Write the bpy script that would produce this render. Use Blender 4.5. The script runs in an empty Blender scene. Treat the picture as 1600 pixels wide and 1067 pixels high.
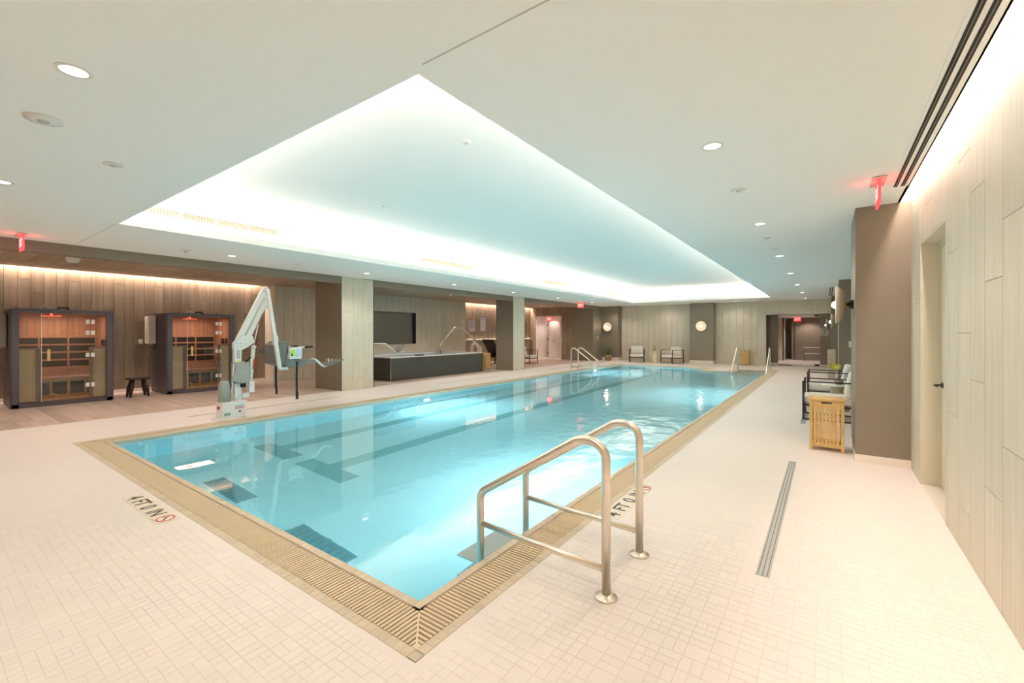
import bpy, bmesh, math, random
from mathutils import Vector, Matrix
random.seed(7)
sc = bpy.context.scene
COL = sc.collection
PI = math.pi

# ------------------------------------------------------------------ camera
A = math.atan(492 / 686.0)
cam_d = bpy.data.cameras.new('camera'); cam = bpy.data.objects.new('camera', cam_d); COL.objects.link(cam)
cam.location = (0, 0, 1.5); cam.rotation_euler = (PI / 2, 0, A)
cam_d.sensor_width = 36; cam_d.lens = 686 / 1600 * 36; cam_d.shift_y = -13.5 / 1600
cam_d.clip_start = 0.05; cam_d.clip_end = 100
sc.camera = cam
# ------------------------------------------------------------------ world, exposure
w = bpy.data.worlds.new('world'); sc.world = w; w.use_nodes = True
w.node_tree.nodes['Background'].inputs[0].default_value = (1.0, 0.93, 0.86, 1)
w.node_tree.nodes['Background'].inputs[1].default_value = 0.0
sc.view_settings.view_transform = 'Standard'; sc.view_settings.look = 'None'
sc.view_settings.gamma = 1.0; sc.view_settings.use_curve_mapping = False
sc.view_settings.exposure = 0.76
sc.cycles.diffuse_bounces = 8; sc.cycles.glossy_bounces = 4; sc.cycles.transmission_bounces = 8
sc.cycles.max_bounces = 12; sc.cycles.transparent_max_bounces = 8
sc.cycles.caustics_refractive = True; sc.cycles.caustics_reflective = False
sc.cycles.sample_clamp_indirect = 4.0; sc.cycles.sample_clamp_direct = 0.0
sc.cycles.use_denoising = True
# light levels (W or W/m2 like strengths)
L_COVE = 9.5       # W per metre of the ceiling-tray strips
L_DOWN = 47.0       # W per downlight
L_RIGHT = 8.0      # W per metre, slot over the right wall
L_WOOD = 15.0        # W per metre, slot over the wood wall
L_POOL = 105.0       # W per underwater lamp
L_ALC = 58.0
WARM = (1.0, 0.88, 0.79); COOL = (1.0, 0.90, 0.79); PINK = (1.0, 0.83, 0.74)

# ------------------------------------------------------------------ mesh helpers
class MB:
    def __init__(s): s.bm = bmesh.new()
    def box(s, x0, x1, y0, y1, z0, z1, bev=0.0, seg=2):
        m = bmesh.new()
        r = bmesh.ops.create_cube(m, size=1)
        for v in r['verts']:
            v.co = Vector(((x0 + x1) / 2 + v.co.x * (x1 - x0), (y0 + y1) / 2 + v.co.y * (y1 - y0), (z0 + z1) / 2 + v.co.z * (z1 - z0)))
        if bev: bmesh.ops.bevel(m, geom=m.edges[:], offset=bev, segments=seg, profile=0.6, affect='EDGES')
        s.merge(m); return s
    def merge(s, m, M=None):
        if M is not None: bmesh.ops.transform(m, matrix=M, verts=m.verts[:])
        t = bpy.data.meshes.new('t'); m.to_mesh(t); s.bm.from_mesh(t); bpy.data.meshes.remove(t); m.free()
    def cyl(s, p0, p1, r0, r1=None, n=16, cap=True):
        r1 = r0 if r1 is None else r1
        p0, p1 = Vector(p0), Vector(p1); d = p1 - p0
        m = bmesh.new()
        bmesh.ops.create_cone(m, cap_ends=cap, segments=n, radius1=r0, radius2=r1, depth=d.length)
        for f in m.faces:
            if len(f.verts) == 4: f.smooth = True
        s.merge(m, Matrix.Translation((p0 + p1) / 2) @ d.to_track_quat('Z', 'Y').to_matrix().to_4x4()); return s
    def tube(s, pts, r, n=12, cap=True, rfn=None):
        pts = [Vector(p) for p in pts]; bm = s.bm; rings = []
        t0 = (pts[1] - pts[0]).normalized()
        nrm = t0.orthogonal().normalized()
        for i, p in enumerate(pts):
            if i == 0: t = t0
            elif i == len(pts) - 1: t = (pts[-1] - pts[-2]).normalized()
            else: t = ((pts[i] - pts[i-1]).normalized() + (pts[i+1] - pts[i]).normalized()).normalized()
            nrm = (nrm - t * nrm.dot(t)).normalized(); b = t.cross(nrm)
            rr = r if rfn is None else rfn(i / (len(pts) - 1))
            rings.append([bm.verts.new(p + (nrm * math.cos(2*PI*k/n) + b * math.sin(2*PI*k/n)) * rr) for k in range(n)])
        for a, b in zip(rings, rings[1:]):
            for k in range(n):
                f = bm.faces.new((a[k], a[(k+1) % n], b[(k+1) % n], b[k])); f.smooth = True
        if cap:
            bm.faces.new(rings[0][::-1]); bm.faces.new(rings[-1])
        return s
    def lathe(s, prof, n=28, c=(0, 0, 0), close=False):
        bm = s.bm; c = Vector(c); rings = []
        for r, z in prof:
            if r < 1e-5: rings.append([bm.verts.new(c + Vector((0, 0, z)))])
            else: rings.append([bm.verts.new(c + Vector((r * math.cos(2*PI*k/n), r * math.sin(2*PI*k/n), z))) for k in range(n)])
        for a, b in zip(rings, rings[1:]):
            for k in range(n):
                if len(a) == 1 and len(b) == 1: continue
                if len(a) == 1: f = bm.faces.new((a[0], b[(k+1) % n], b[k]))
                elif len(b) == 1: f = bm.faces.new((a[k], a[(k+1) % n], b[0]))
                else: f = bm.faces.new((a[k], a[(k+1) % n], b[(k+1) % n], b[k]))
                f.smooth = True
        return s
    def prism(s, poly, axis, a, b):
        """poly: 2-D points; extruded along axis from a to b. axis 'x': (y,z); 'y': (x,z); 'z': (x,y)"""
        def P(u, v, t):
            return {'x': (t, u, v), 'y': (u, t, v), 'z': (u, v, t)}[axis]
        bm = s.bm
        A_ = [bm.verts.new(P(u, v, a)) for u, v in poly]; B_ = [bm.verts.new(P(u, v, b)) for u, v in poly]
        n = len(poly); fs = [bm.faces.new(A_), bm.faces.new(B_[::-1])]
        for k in range(n): fs.append(bm.faces.new((A_[k], B_[k], B_[(k+1) % n], A_[(k+1) % n])))
        bmesh.ops.recalc_face_normals(bm, faces=fs); return s
    def quad(s, pts):
        s.bm.faces.new([s.bm.verts.new(p) for p in pts]); return s
    def cushion(s, x0, x1, y0, y1, z0, z1, M=None, r=0.05):
        m = bmesh.new(); bmesh.ops.create_cube(m, size=1)
        for v in m.verts: v.co = Vector(((x0+x1)/2 + v.co.x*(x1-x0), (y0+y1)/2 + v.co.y*(y1-y0), (z0+z1)/2 + v.co.z*(z1-z0)))
        bmesh.ops.bevel(m, geom=m.edges[:], offset=r, segments=4, profile=0.5, affect='EDGES')
        for f in m.faces: f.smooth = True
        s.merge(m, M); return s
    def mesh(s, name):
        me = bpy.data.meshes.new(name); s.bm.to_mesh(me); s.bm.free(); return me

def link(name, me, parent=None, loc=None):
    o = bpy.data.objects.new(name, me); COL.objects.link(o)
    if parent is not None: o.parent = parent
    if loc is not None: o.location = loc
    return o
def obj(name, mb, m, parent=None, label=None):
    me = mb.mesh(name); me.materials.append(m); o = link(name, me, parent)
    if label: o['label'] = label
    return o
def tag(o, label, cat, group=None, kind=None):
    o['label'] = label; o['category'] = cat
    if group: o['group'] = group
    if kind: o['kind'] = kind
    return o
def struct(name, mb, m, label=None):
    o = obj(name, mb, m); o['kind'] = 'structure'; o['label'] = label or name.replace('_', ' '); o['category'] = name.split('_')[0]; return o
def thing(name, label, cat, loc=(0, 0, 0), rz=0, group=None):
    o = bpy.data.objects.new(name, None); COL.objects.link(o); o.location = loc; o.rotation_euler = (0, 0, rz)
    o.empty_display_size = 0.1
    return tag(o, label, cat, group)
def dup(root, loc, rz=None, label=None):
    r = root.copy(); COL.objects.link(r); r.location = loc
    if rz is not None: r.rotation_euler = (0, 0, rz)
    if label: r['label'] = label
    for ch in list(root.children):
        c = ch.copy(); COL.objects.link(c); c.parent = r
        for g in ch.children:
            d = g.copy(); COL.objects.link(d); d.parent = c
    return r
def arc(cx, cz, r, a0, a1, n=8):
    return [(cx + r * math.cos(a0 + (a1 - a0) * i / n), cz + r * math.sin(a0 + (a1 - a0) * i / n)) for i in range(n + 1)]
def fillet(pts, rads, n=7):
    """polyline (3-D) with rounded corners"""
    pts = [Vector(p) for p in pts]; out = [pts[0]]
    for i in range(1, len(pts) - 1):
        p, a, b = pts[i], (pts[i-1] - pts[i]), (pts[i+1] - pts[i])
        r = rads[i - 1]; la, lb = a.normalized(), b.normalized()
        ang = la.angle(lb); d = r / math.tan(ang / 2); c = p + (la + lb).normalized() * (r / math.sin(ang / 2))
        s, e = p + la * d - c, p + lb * d - c; th = s.angle(e)
        for k in range(n + 1):
            q = k / n; out.append(c + (s * math.sin((1 - q) * th) + e * math.sin(q * th)) / math.sin(th))
    out.append(pts[-1]); return out

# ------------------------------------------------------------------ materials
def mat(name, col, rough=0.6, metal=0.0, spec=None, emis=None, estr=0.0):
    m = bpy.data.materials.new(name); m.use_nodes = True; b = m.node_tree.nodes['Principled BSDF']
    b.inputs['Base Color'].default_value = (*col, 1); b.inputs['Roughness'].default_value = rough; b.inputs['Metallic'].default_value = metal
    if spec is not None: b.inputs['Specular IOR Level'].default_value = spec
    if emis: b.inputs['Emission Color'].default_value = (*emis, 1); b.inputs['Emission Strength'].default_value = estr
    return m
def N(m, t, **kw):
    n = m.node_tree.nodes.new(t)
    for k, v in kw.items():
        if k.startswith('i_'): n.inputs[int(k[2:]) if k[2:].isdigit() else k[2:].replace('_', ' ')].default_value = v
        else: setattr(n, k, v)
    return n
def L(m, a, ao, b, bi): m.node_tree.links.new(a.outputs[ao], b.inputs[bi])
def grainmat(name, c0, c1, scale=(14, 1.0, 14), rough=0.5, bump=0.0, fine=0.5, vary=0.10, spec=0.4, speck=0.0):
    """streaky grain along local Y, different on every object / loose piece"""
    m = mat(name, c0, rough, spec=spec); b = m.node_tree.nodes['Principled BSDF']
    tc = N(m, 'ShaderNodeTexCoord'); oi = N(m, 'ShaderNodeObjectInfo'); ge = N(m, 'ShaderNodeNewGeometry')
    ad = N(m, 'ShaderNodeMath', operation='ADD'); L(m, oi, 'Random', ad, 0); L(m, ge, 'Random Per Island', ad, 1)
    mu = N(m, 'ShaderNodeMath', operation='MULTIPLY'); L(m, ad, 0, mu, 0); mu.inputs[1].default_value = 37.0
    mp = N(m, 'ShaderNodeMapping'); mp.inputs['Scale'].default_value = scale
    va = N(m, 'ShaderNodeVectorMath', operation='ADD'); L(m, tc, 'Object', mp, 0)
    L(m, mp, 0, va, 0); L(m, mu, 0, va, 1)
    no = N(m, 'ShaderNodeTexNoise'); no.inputs['Scale'].default_value = 1.0; no.inputs['Detail'].default_value = 5; no.inputs['Roughness'].default_value = fine
    L(m, va, 0, no, 'Vector')
    rp = N(m, 'ShaderNodeValToRGB'); rp.color_ramp.elements[0].position = 0.3; rp.color_ramp.elements[1].position = 0.7
    rp.color_ramp.elements[0].color = (*c0, 1); rp.color_ramp.elements[1].color = (*c1, 1); L(m, no, 'Fac', rp, 0)
    fr = N(m, 'ShaderNodeMath', operation='FRACT'); L(m, ad, 0, fr, 0)
    mr = N(m, 'ShaderNodeMapRange'); L(m, fr, 0, mr, 0); mr.inputs[3].default_value = 1 - vary; mr.inputs[4].default_value = 1 + vary
    hs = N(m, 'ShaderNodeHueSaturation'); L(m, mr, 0, hs, 'Value'); L(m, rp, 0, hs, 'Color'); L(m, hs, 0, b, 'Base Color')
    if bump:
        bp = N(m, 'ShaderNodeBump'); bp.inputs['Strength'].default_value = bump; bp.inputs['Distance'].default_value = 0.004
        if speck:
            n2 = N(m, 'ShaderNodeTexNoise'); n2.inputs['Scale'].default_value = speck; n2.inputs['Detail'].default_value = 3; L(m, tc, 'Object', n2, 'Vector'); L(m, n2, 'Fac', bp, 'Height')
        else: L(m, no, 'Fac', bp, 'Height')
        L(m, bp, 0, b, 'Normal')
    return m

M = {}
M['ceil'] = mat('ceiling_paint', (0.88, 0.875, 0.84), 0.9, spec=0.1)
M['tray'] = mat('tray_paint', (0.88, 0.87, 0.85), 0.9, spec=0.1)
M['wall_tile'] = grainmat('porcelain_wall_plank', (0.60, 0.53, 0.415), (0.68, 0.61, 0.49), (34, 1.6, 34), 0.5, bump=0.25, vary=0.035, speck=140)
M['tile_grout'] = mat('wall_grout', (0.56, 0.495, 0.385), 0.9)
M['taupe'] = mat('taupe_paint', (0.235, 0.19, 0.14), 0.42, spec=0.35)
M['taupe_dark'] = mat('dark_bronze_trim', (0.06, 0.05, 0.04), 0.45)
M['base_white'] = mat('white_base_tile', (0.80, 0.71, 0.62), 0.4)
M['wood_wall'] = grainmat('wood_look_wall_plank', (0.235, 0.165, 0.11), (0.37, 0.28, 0.195), (9, 0.7, 9), 0.55, vary=0.16)
M['wood_grout'] = mat('wood_wall_joint', (0.50, 0.42, 0.34), 0.9)
M['wood_ceil'] = grainmat('wood_look_ceiling_plank', (0.40, 0.29, 0.20), (0.54, 0.41, 0.30), (9, 0.7, 9), 0.55, vary=0.14)
M['wood_floor'] = grainmat('wood_look_floor_plank', (0.50, 0.37, 0.29), (0.64, 0.49, 0.40), (8, 0.9, 8), 0.35, vary=0.12)
M['mosaic'] = mat('mosaic_tile', (0.76, 0.67, 0.60), 0.45)
M['grout_floor'] = mat('mosaic_grout', (0.74, 0.64, 0.57), 0.9)
M['coping'] = grainmat('coping_tile', (0.60, 0.48, 0.345), (0.64, 0.52, 0.38), (8, 8, 8), 0.45, vary=0.06)
M['bar'] = mat('grate_plastic', (0.72, 0.57, 0.39), 0.5)
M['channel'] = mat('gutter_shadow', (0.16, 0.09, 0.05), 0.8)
M['steel'] = mat('brushed_steel', (0.83, 0.75, 0.65), 0.33, metal=1.0)
M['chrome'] = mat('chrome', (0.75, 0.74, 0.72), 0.15, metal=1.0)
M['alu'] = mat('drain_steel', (0.50, 0.48, 0.43), 0.45, metal=0.3)
M['dark'] = mat('dark_hole', (0.02, 0.018, 0.015), 0.8)
M['black'] = mat('black_metal', (0.03, 0.025, 0.022), 0.4)
M['blackrub'] = mat('black_webbing', (0.012, 0.012, 0.012), 0.7)
M['white_pl'] = mat('white_powder_coat', (0.80, 0.78, 0.74), 0.4)
M['grey_pl'] = mat('grey_moulded_plastic', (0.17, 0.165, 0.145), 0.5)
M['grey_cov'] = mat('grey_vinyl_cover', (0.36, 0.36, 0.32), 0.6)
M['fabric'] = mat('off_white_cushion', (0.78, 0.72, 0.64), 0.9)
M['bamboo'] = grainmat('bamboo', (0.62, 0.38, 0.13), (0.76, 0.50, 0.20), (20, 2, 20), 0.4, vary=0.08)
M['teak'] = grainmat('bamboo_far', (0.55, 0.30, 0.06), (0.62, 0.36, 0.08), (20, 2, 20), 0.4, vary=0.08)
M['stone'] = mat('cream_cast_stone', (0.72, 0.60, 0.40), 0.5)
M['stone_g'] = mat('sand_cast_stone', (0.50, 0.42, 0.29), 0.6)
M['white_top'] = mat('white_table_top', (0.82, 0.78, 0.70), 0.35)
M['door'] = mat('cream_door_paint', (0.66, 0.60, 0.46), 0.45)
M['white_paint'] = mat('white_paint', (0.80, 0.74, 0.70), 0.7)
M['cabin'] = mat('charcoal_laminate', (0.085, 0.070, 0.080), 0.45)
M['cabin_in'] = grainmat('cedar', (0.48, 0.28, 0.19), (0.58, 0.36, 0.25), (18, 1.0, 18), 0.55, vary=0.12)
M['cabin_light'] = grainmat('pale_hemlock', (0.46, 0.31, 0.15), (0.54, 0.38, 0.2), (2, 12, 12), 0.55, vary=0.08)
M['heater'] = mat('carbon_heater', (0.022, 0.024, 0.024), 0.5)
M['screen'] = mat('cream_heater_cloth', (0.90, 0.80, 0.56), 0.7)
M['mauve'] = mat('mauve_reflective_frame', (0.38, 0.28, 0.27), 0.4)
M['tub'] = mat('dark_slate_cladding', (0.055, 0.053, 0.045), 0.38)
M['tub_top'] = mat('pale_stone_coping', (0.62, 0.58, 0.56), 0.35)
M['panel'] = mat('dark_glass_panel', (0.21, 0.185, 0.15), 0.4)
M['lounge'] = mat('dark_mesh', (0.028, 0.022, 0.025), 0.6)
M['stoolwood'] = mat('dark_stained_wood', (0.022, 0.012, 0.009), 0.35)
M['leaf'] = mat('leaf_green', (0.07, 0.16, 0.025), 0.5)
M['petal'] = mat('yellow_green_spathe', (0.86, 0.80, 0.16), 0.4)
M['basket'] = grainmat('woven_basket', (0.24, 0.155, 0.07), (0.32, 0.21, 0.1), (40, 60, 40), 0.8, vary=0.05)
M['speaker'] = mat('ceiling_fitting_white', (0.74, 0.73, 0.69), 0.6)
M['grille_d'] = mat('vent_louvre', (0.085, 0.066, 0.05), 0.6)
M['text'] = mat('dark_brown_glaze', (0.065, 0.05, 0.035), 0.5)
M['text_red'] = mat('red_glaze', (0.55, 0.05, 0.04), 0.5)
M['text_green'] = mat('green_glaze', (0.25, 0.42, 0.33), 0.5)
M['text_tile'] = mat('cream_marker_tile', (0.80, 0.70, 0.57), 0.4)
M['louvre'] = mat('louvre_tan', (.32, .28, .22), .6); M['drain_teal'] = mat('drain_teal', (.15, .29, .31), .5)
def emit(name, col, s):
    m = bpy.data.materials.new(name); m.use_nodes = True; nt = m.node_tree; nt.nodes.clear()
    e = nt.nodes.new('ShaderNodeEmission'); e.inputs[0].default_value = (*col, 1); e.inputs[1].default_value = s
    o = nt.nodes.new('ShaderNodeOutputMaterial'); nt.links.new(e.outputs[0], o.inputs[0]); return m
M['lamp'] = emit('lamp_lens', (1.0, 0.95, 0.88), 5.0)
M['led'] = emit('led_strip_lens', (1.0, 0.82, 0.72), 9.0)
M['bulb'] = emit('frosted_globe', (1.0, 0.88, 0.74), 2.2)
M['exit'] = emit('exit_red', (1.0, 0.06, 0.06), 1.6)
M['exit_txt'] = emit('exit_letter', (1.0, 0.45, 0.42), 1.3)
M['poollamp'] = emit('underwater_lens', (0.75, 0.9, 1.0), 14.0)
M['redglow'] = emit('chromotherapy_red', (1.0, 0.07, 0.04), 2.4)
M['ledge_glow'] = emit('ledge_led', (1.0, 0.85, 0.65), 1.6)

def floor_mat():
    m = mat('mosaic_floor', (0.76, 0.67, 0.60), 0.42, spec=0.35); b = m.node_tree.nodes['Principled BSDF']
    tc = N(m, 'ShaderNodeTexCoord')
    br = N(m, 'ShaderNodeTexBrick'); br.offset = 0.0; br.inputs['Scale'].default_value = 1.0
    br.inputs['Brick Width'].default_value = 0.10; br.inputs['Row Height'].default_value = 0.05
    br.inputs['Mortar Size'].default_value = 0.0022; br.inputs['Mortar Smooth'].default_value = 0.6
    br.inputs['Color1'].default_value = (0.84, 0.745, 0.685, 1); br.inputs['Color2'].default_value = (0.82, 0.722, 0.66, 1)
    br.inputs['Mortar'].default_value = (0.79, 0.70, 0.64, 1)
    L(m, tc, 'Object', br, 'Vector')
    no = N(m, 'ShaderNodeTexNoise'); no.inputs['Scale'].default_value = 0.9; no.inputs['Detail'].default_value = 3; L(m, tc, 'Object', no, 'Vector')
    mr = N(m, 'ShaderNodeMapRange'); L(m, no, 'Fac', mr, 0); mr.inputs[3].default_value = 0.97; mr.inputs[4].default_value = 1.03
    hs = N(m, 'ShaderNodeHueSaturation'); L(m, mr, 0, hs, 'Value'); L(m, br, 'Color', hs, 'Color'); L(m, hs, 0, b, 'Base Color')
    n2 = N(m, 'ShaderNodeTexNoise'); n2.inputs['Scale'].default_value = 14; L(m, tc, 'Object', n2, 'Vector')
    m2 = N(m, 'ShaderNodeMapRange'); L(m, n2, 'Fac', m2, 0); m2.inputs[3].default_value = 0.34; m2.inputs[4].default_value = 0.52; L(m, m2, 0, b, 'Roughness')
    return m
M['floor'] = floor_mat()
def mosaic_mat():
    m = mat('mosaic_tile', (0.76, 0.67, 0.60), 0.42); b = m.node_tree.nodes['Principled BSDF']
    oi = N(m, 'ShaderNodeObjectInfo'); ge = N(m, 'ShaderNodeNewGeometry')
    ad = N(m, 'ShaderNodeMath', operation='ADD'); L(m, oi, 'Random', ad, 0); L(m, ge, 'Random Per Island', ad, 1)
    fr = N(m, 'ShaderNodeMath', operation='FRACT'); L(m, ad, 0, fr, 0)
    rp = N(m, 'ShaderNodeValToRGB'); rp.color_ramp.elements[0].color = (0.815, 0.722, 0.66, 1); rp.color_ramp.elements[1].color = (0.85, 0.75, 0.69, 1)
    L(m, fr, 0, rp, 0); L(m, rp, 0, b, 'Base Color'); return m
M['mosaic'] = mosaic_mat()
def pool_mat(name, a, b_, mort):
    m = mat(name, a, 0.6, spec=0.2); b = m.node_tree.nodes['Principled BSDF']
    tc = N(m, 'ShaderNodeTexCoord'); br = N(m, 'ShaderNodeTexBrick'); br.offset = 0
    br.inputs['Scale'].default_value = 1; br.inputs['Brick Width'].default_value = 0.05; br.inputs['Row Height'].default_value = 0.05; br.inputs['Mortar Size'].default_value = 0.0025
    br.inputs['Color1'].default_value = (*a, 1); br.inputs['Color2'].default_value = (*b_, 1); br.inputs['Mortar'].default_value = (*mort, 1)
    L(m, tc, 'Object', br, 'Vector'); L(m, br, 'Color', b, 'Base Color'); return m
M['pool'] = pool_mat('pool_mosaic', (0.86, 0.90, 0.89), (0.83, 0.88, 0.88), (0.84, 0.88, 0.87))
M['lane'] = pool_mat('lane_mosaic', (0.36, 0.55, 0.54), (0.40, 0.58, 0.57), (0.46, 0.62, 0.61))
def water_mat():
    m = bpy.data.materials.new('pool_water'); m.use_nodes = True; nt = m.node_tree; nt.nodes.clear()
    out = nt.nodes.new('ShaderNodeOutputMaterial'); g = nt.nodes.new('ShaderNodeBsdfGlass'); g.inputs['IOR'].default_value = 1.333; g.inputs['Roughness'].default_value = 0.0
    g.inputs['Color'].default_value = (1, 1, 1, 1)
    tc = nt.nodes.new('ShaderNodeTexCoord'); mp = nt.nodes.new('ShaderNodeMapping'); mp.inputs['Scale'].default_value = (1, 0.75, 1)
    no = nt.nodes.new('ShaderNodeTexNoise'); no.inputs['Scale'].default_value = 4.2; no.inputs['Detail'].default_value = 5; no.inputs['Roughness'].default_value = 0.45
    n2 = nt.nodes.new('ShaderNodeTexNoise'); n2.inputs['Scale'].default_value = 0.22; n2.inputs['Detail'].default_value = 1
    cr = nt.nodes.new('ShaderNodeMapRange'); cr.inputs[1].default_value = -3.6; cr.inputs[2].default_value = -1.2; cr.inputs[3].default_value = 0.10; cr.inputs[4].default_value = 1.0
    sx = nt.nodes.new('ShaderNodeSeparateXYZ'); ax = nt.nodes.new('ShaderNodeMath'); ax.operation = 'MULTIPLY_ADD'; ax.inputs[1].default_value = 3.0
    mu = nt.nodes.new('ShaderNodeMath'); mu.operation = 'MULTIPLY'
    bp = nt.nodes.new('ShaderNodeBump'); bp.inputs['Distance'].default_value = 0.02; bp.inputs['Strength'].default_value = 0.7
    lk = nt.links.new
    lk(tc.outputs['Object'], mp.inputs[0]); lk(mp.outputs[0], no.inputs['Vector']); lk(tc.outputs['Object'], n2.inputs['Vector'])
    lk(tc.outputs['Object'], sx.inputs[0]); lk(n2.outputs['Fac'], ax.inputs[0]); lk(sx.outputs['X'], ax.inputs[2]); lk(ax.outputs[0], cr.inputs[0]); lk(no.outputs['Fac'], mu.inputs[0]); yr = nt.nodes.new('ShaderNodeMapRange'); yr.inputs[1].default_value = 3.0; yr.inputs[2].default_value = 6.0; yr.inputs[3].default_value = .22; yr.inputs[4].default_value = 1.0
    m3 = nt.nodes.new('ShaderNodeMath'); m3.operation = 'MULTIPLY'; lk(sx.outputs['Y'], yr.inputs[0]); lk(cr.outputs[0], m3.inputs[0]); lk(yr.outputs[0], m3.inputs[1]); lk(m3.outputs[0], mu.inputs[1]); lk(mu.outputs[0], bp.inputs['Height'])
    lk(bp.outputs[0], g.inputs['Normal']); lk(g.outputs[0], out.inputs['Surface'])
    va = nt.nodes.new('ShaderNodeVolumeAbsorption'); va.inputs['Color'].default_value = (0.30, 0.88, 0.94, 1); va.inputs['Density'].default_value = 0.34
    lk(va.outputs[0], out.inputs['Volume']); return m
M['water'] = water_mat()
def glass_mat(name, tint=(1, 1, 1), rough=0.0):
    """thin pane: Fresnel mirror over clear transmission"""
    m = bpy.data.materials.new(name); m.use_nodes = True; nt = m.node_tree; nt.nodes.clear()
    out = nt.nodes.new('ShaderNodeOutputMaterial'); mx = nt.nodes.new('ShaderNodeMixShader'); fr = nt.nodes.new('ShaderNodeFresnel'); fr.inputs[0].default_value = 1.5
    tr = nt.nodes.new('ShaderNodeBsdfTransparent'); tr.inputs[0].default_value = (*tint, 1); gl = nt.nodes.new('ShaderNodeBsdfGlossy'); gl.inputs['Roughness'].default_value = rough
    nt.links.new(fr.outputs[0], mx.inputs[0]); nt.links.new(tr.outputs[0], mx.inputs[1]); nt.links.new(gl.outputs[0], mx.inputs[2]); nt.links.new(mx.outputs[0], out.inputs[0]); return m
M['glass'] = glass_mat('clear_glass', (0.97, 0.98, 0.97))
M['smoke'] = glass_mat('tinted_glass', (0.78, 0.78, 0.80))
M['bronze_glass'] = glass_mat('bronze_glass', (0.94, 0.90, 0.86))

# ------------------------------------------------------------------ plank / tile builder
_mc = {}
def piece_mesh(wd, ln, dp, m, bev=0.0012):
    k = (round(wd, 3), round(ln, 3), round(dp, 4), m.name)
    if k not in _mc:
        me = bpy.data.meshes.new('piece'); b = min(bev, wd / 4, ln / 4)
        vs = [(0, 0, 0), (wd, 0, 0), (wd, ln, 0), (0, ln, 0), (b, b, dp), (wd - b, b, dp), (wd - b, ln - b, dp), (b, ln - b, dp)]
        fs = [(4, 5, 6, 7), (0, 1, 5, 4), (1, 2, 6, 5), (2, 3, 7, 6), (3, 0, 4, 7)]
        me.from_pydata(vs, [], fs); me.materials.append(m); _mc[k] = me
    return _mc[k]
CP = Vector((0, 0, 1.5))
def lay(parent, name, m, P0, U, V, pieces, dp, limit=300, keep=None, stuff_name=None):
    """pieces: (u0,u1,v0,v1) rects in the plane P0 + u*U + v*V; normal U x V"""
    U, V, P0 = Vector(U), Vector(V), Vector(P0); Nn = U.cross(V)
    R = Matrix((U, V, Nn)).transposed().to_4x4()
    pieces = [p for p in pieces if p[1] - p[0] > 0.012 and p[3] - p[2] > 0.012]
    def key(p):
        c = P0 + U * ((p[0] + p[1]) / 2) + V * ((p[2] + p[3]) / 2)
        return (0 if keep is None or keep(c) else 1, (c - CP).length)
    pieces = sorted(pieces, key=key)
    for u0, u1, v0, v1 in pieces[:limit]:
        o = bpy.data.objects.new(name, piece_mesh(u1 - u0, v1 - v0, dp, m)); COL.objects.link(o)
        o.matrix_local = Matrix.Translation(P0 + U * u0 + V * v0) @ R; o.parent = parent
    rest = pieces[limit:]
    if rest:
        vs, fs = [], []
        for u0, u1, v0, v1 in rest:
            n = len(vs); b = 0.0012
            for (a, c, d) in ((u0, v0, 0), (u1, v0, 0), (u1, v1, 0), (u0, v1, 0), (u0 + b, v0 + b, dp), (u1 - b, v0 + b, dp), (u1 - b, v1 - b, dp), (u0 + b, v1 - b, dp)):
                vs.append((a, c, d))
            for f in ((4, 5, 6, 7), (0, 1, 5, 4), (1, 2, 6, 5), (2, 3, 7, 6), (3, 0, 4, 7)): fs.append([n + i for i in f])
        me = bpy.data.meshes.new(name); me.from_pydata(vs, [], fs); me.materials.append(m)
        o = bpy.data.objects.new(stuff_name or name, me); COL.objects.link(o); o.matrix_local = Matrix.Translation(P0) @ R; o.parent = parent; o['kind'] = 'stuff'
def cut(rects, holes):
    for h in holes:
        out = []
        for (a, b, c, d) in rects:
            if b <= h[0] or a >= h[1] or d <= h[2] or c >= h[3]: out.append((a, b, c, d)); continue
            if a < h[0]: out.append((a, h[0], c, d))
            if b > h[1]: out.append((h[1], b, c, d))
            a2, b2 = max(a, h[0]), min(b, h[1])
            if c < h[2]: out.append((a2, b2, c, h[2]))
            if d > h[3]: out.append((a2, b2, h[3], d))
        rects = out
    return rects
def planks(W, H, pw, pl, gap, holes=(), stag=(0.0, 0.5, 0.25, 0.75), off=0.0):
    out = []; i = 0; u = off
    while u < W - 1e-4:
        a, b = max(u, 0), min(u + pw, W)
        v = -pl * stag[i % len(stag)]
        while v < H:
            c, d = max(v, 0), min(v + pl, H)
            if d - c > 0.03: out.append((a, b, c, d))
            v += pl
        u += pw; i += 1
    out = cut(out, holes); g = gap / 2
    return [(a + g, b - g, c + g, d - g) for a, b, c, d in out]

# ------------------------------------------------------------------ dimensions
ZC = 2.955
XR = 0.755; XL = -10.15
PX0, PX1, PY0, PY1 = -8.345, -1.52, 1.365, 20.27    # outer edge of the coping
CW = 0.325                                            # coping width
WX0, WX1, WY0, WY1 = PX0 + CW, PX1 - CW, PY0 + CW, PY1 - CW
NX0, NX1, NY = -4.22, -2.87, 18.62                    # deck tongue between pool and stair bay (water edge)
YF = 23.2
YB = -4.5
TX0, TX1, TY0, TY1 = -7.68, -1.87, 1.70, 20.86        # ceiling tray opening
XW = -14.4                                            # wood wall
XT = -13.8                                            # tiled wall behind hot tub

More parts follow.
